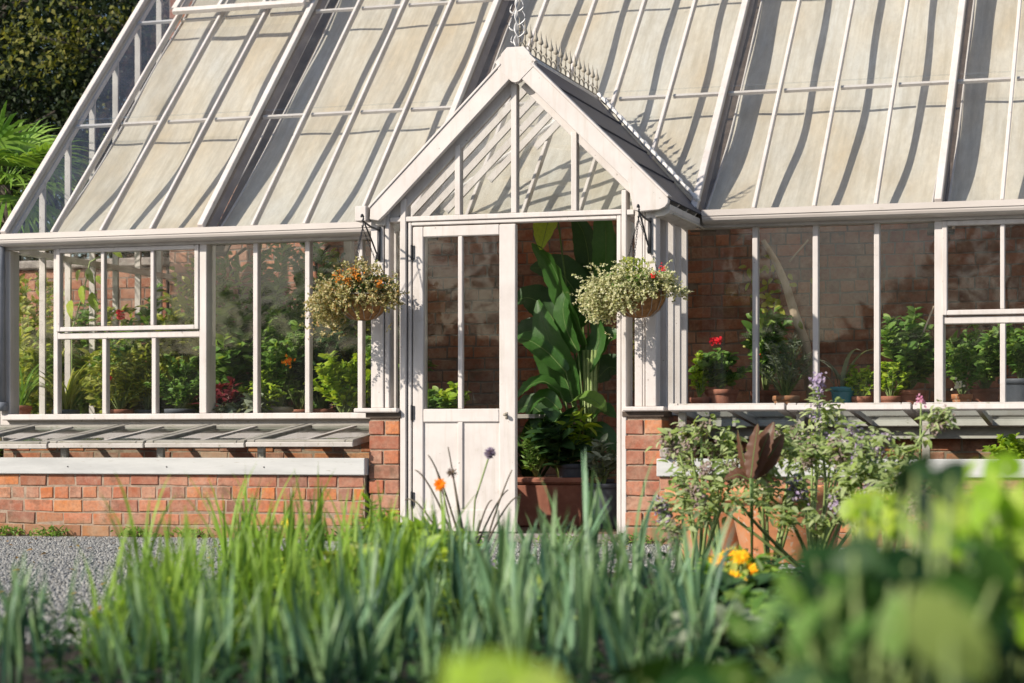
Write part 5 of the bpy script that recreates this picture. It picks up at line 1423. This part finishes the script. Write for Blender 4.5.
for i in range(120):
    cx, cy_ = ((985, 525), (1005, 505), (965, 565), (1010, 580), (985, 610), (955, 535), (1018, 540))[i % 7]
    lv.append((cx + rr.normal(0, 22), cy_ + rr.normal(0, 22), rr.uniform(2.6, 3.2), rr.uniform(.045, .075), rr.uniform(.026, .042), rr.uniform(-.3, 3.0), (-.6 + rr.normal(0, .35), -.7, .5 + rr.normal(0, .35))))
lv2 = []
for i in range(22):
    lv2.append((rr.normal(850, 60), rr.normal(640, 32), rr.uniform(1.9, 2.6), rr.uniform(.04, .065), rr.uniform(.025, .04), rr.uniform(-.3, 3.0), (-.5 + rr.normal(0, .35), -.7, .5 + rr.normal(0, .3))))
near_plant('mid green sunlit leaves scattered through the dark blurred mass', 885, 2.4, lv2, L_MID, 24, 'nasturtium_plant', 'plant')
near_plant('bright green blurred bush at the right edge of the picture', 1010, 2.9, lv, L_NEAR, 4, 'nasturtium_plant', 'plant')
lv = []
for i in range(24): lv.append((rr.normal(878, 15), rr.normal(512, 11), rr.uniform(3.6, 4.2), rr.uniform(.04, .07), rr.uniform(.025, .04), rr.uniform(-.3, 3.0), (-.5 + rr.normal(0, .35), -.7, .5)))
near_plant('light green bush in front of the cold frame, left of the brightest bush', 868, 4.0, lv, L_LIME, 14, 'nasturtium_plant', 'plant')
lv = [(915, 470, 2.3, .065, .04, .5, (.9, -.4, -.1)), (935, 482, 2.2, .07, .045, 2.2, (.8, -.3, .0)), (903, 484, 2.3, .05, .035, 1.2, (.9, -.4, .1)), (952, 476, 2.2, .05, .035, .8, (.5, -.4, .4)), (925, 505, 2.3, .07, .05, 1.7, (.9, -.3, -.1))]
near_plant('dark broad leaf rising above the cold frame board at right', 920, 2.15, lv, L_DARK, 5)
lv = []
for i in range(40):
    lv.append((rr.uniform(600, 810), rr.uniform(668, 730), rr.uniform(2.2, 2.9), rr.uniform(.05, .08), rr.uniform(.03, .05), rr.uniform(0, 6.28), (rr.uniform(.4, 1.2), rr.uniform(-.5, .1), rr.uniform(-.5, .2))))
lv += [(690, 690, 1.5, .06, .04, .5, (-.5, -.7, .6)), (20, 700, 1.5, .05, .03, 1, (.5, -.5, .3))][:1]
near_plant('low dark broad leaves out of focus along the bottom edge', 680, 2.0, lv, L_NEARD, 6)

hd = thing('skyscreen', 'unseen dark leafy hedge closing the garden behind the viewpoint', 'skyscreen', (0, -28, 0))  # unseen, added to keep bright sky out of the glass reflections
m = M(); m.box(-45, 40, -29.2, -27.4, 0, 2.6); m.build('skyscreen_core', L_TREE, hd)
rr = np.random.default_rng(9); hx = rr.uniform(-45, 40, 16000)
ht = 4.8 + 1.5 * np.sin(hx * .55) + 1.0 * np.sin(hx * 1.37 + 1) + .6 * np.sin(hx * 2.9)  # top waves shaped so patches of sky still reflect
P = np.stack([hx, -27.6 + rr.uniform(-.8, .45, 16000), rr.uniform(0, 1, 16000) ** .7 * ht], 1)
leaves('foliage', SI, P, rr.normal(0, 1, (16000, 3)), rr.normal(0, .6, (16000, 3)) + np.array((0, .7, .5)), .34, .24, L_TREE, hd)

# ================================================================== LIGHT, SKY, CAMERA
SD = Vector((.23, .28, -.22)).normalized()
el = math.asin(-SD.z); az = math.atan2(-SD.x, -SD.y)
w = bpy.data.worlds.new('World'); sc.world = w; w.use_nodes = True
nt = w.node_tree; bg = nt.nodes['Background']
sky = nt.nodes.new('ShaderNodeTexSky'); sky.sky_type = 'NISHITA'; sky.sun_disc = False
sky.sun_elevation = el; sky.sun_rotation = az % (2 * math.pi); sky.air_density = 1.0; sky.dust_density = 1.2
nt.links.new(sky.outputs[0], bg.inputs[0]); bg.inputs[1].default_value = .11
sl = bpy.data.lights.new('sun', 'SUN'); sl.energy = 4.8; sl.angle = rad(.55); sl.color = (1, .915, .80)
so = bpy.data.objects.new('sun', sl); col.objects.link(so); so.rotation_euler = SD.to_track_quat('-Z', 'Y').to_euler(); so.location = (-8, -10, 9)

cd = bpy.data.cameras.new('camera'); co = bpy.data.objects.new('camera', cd); col.objects.link(co)
co.location = CAM; co.rotation_euler = (rad(90), 0, TH)
cd.sensor_width = 36; cd.lens = F / 1024 * 36; cd.shift_y = (Y0 - 341.5) / 1024
cd.clip_start = .05; cd.clip_end = 500
cd.dof.use_dof = True; cd.dof.focus_distance = 12.3; cd.dof.aperture_fstop = 3.4
sc.camera = co
sc.view_settings.view_transform = 'Standard'; sc.view_settings.look = 'None'
sc.view_settings.exposure = .30; sc.view_settings.gamma = 1
cy = sc.cycles
cy.use_denoising = True
cy.max_bounces = 10; cy.diffuse_bounces = 4; cy.glossy_bounces = 4; cy.transmission_bounces = 8; cy.transparent_max_bounces = 40
cy.sample_clamp_indirect = 6; cy.caustics_reflective = False; cy.caustics_refractive = False
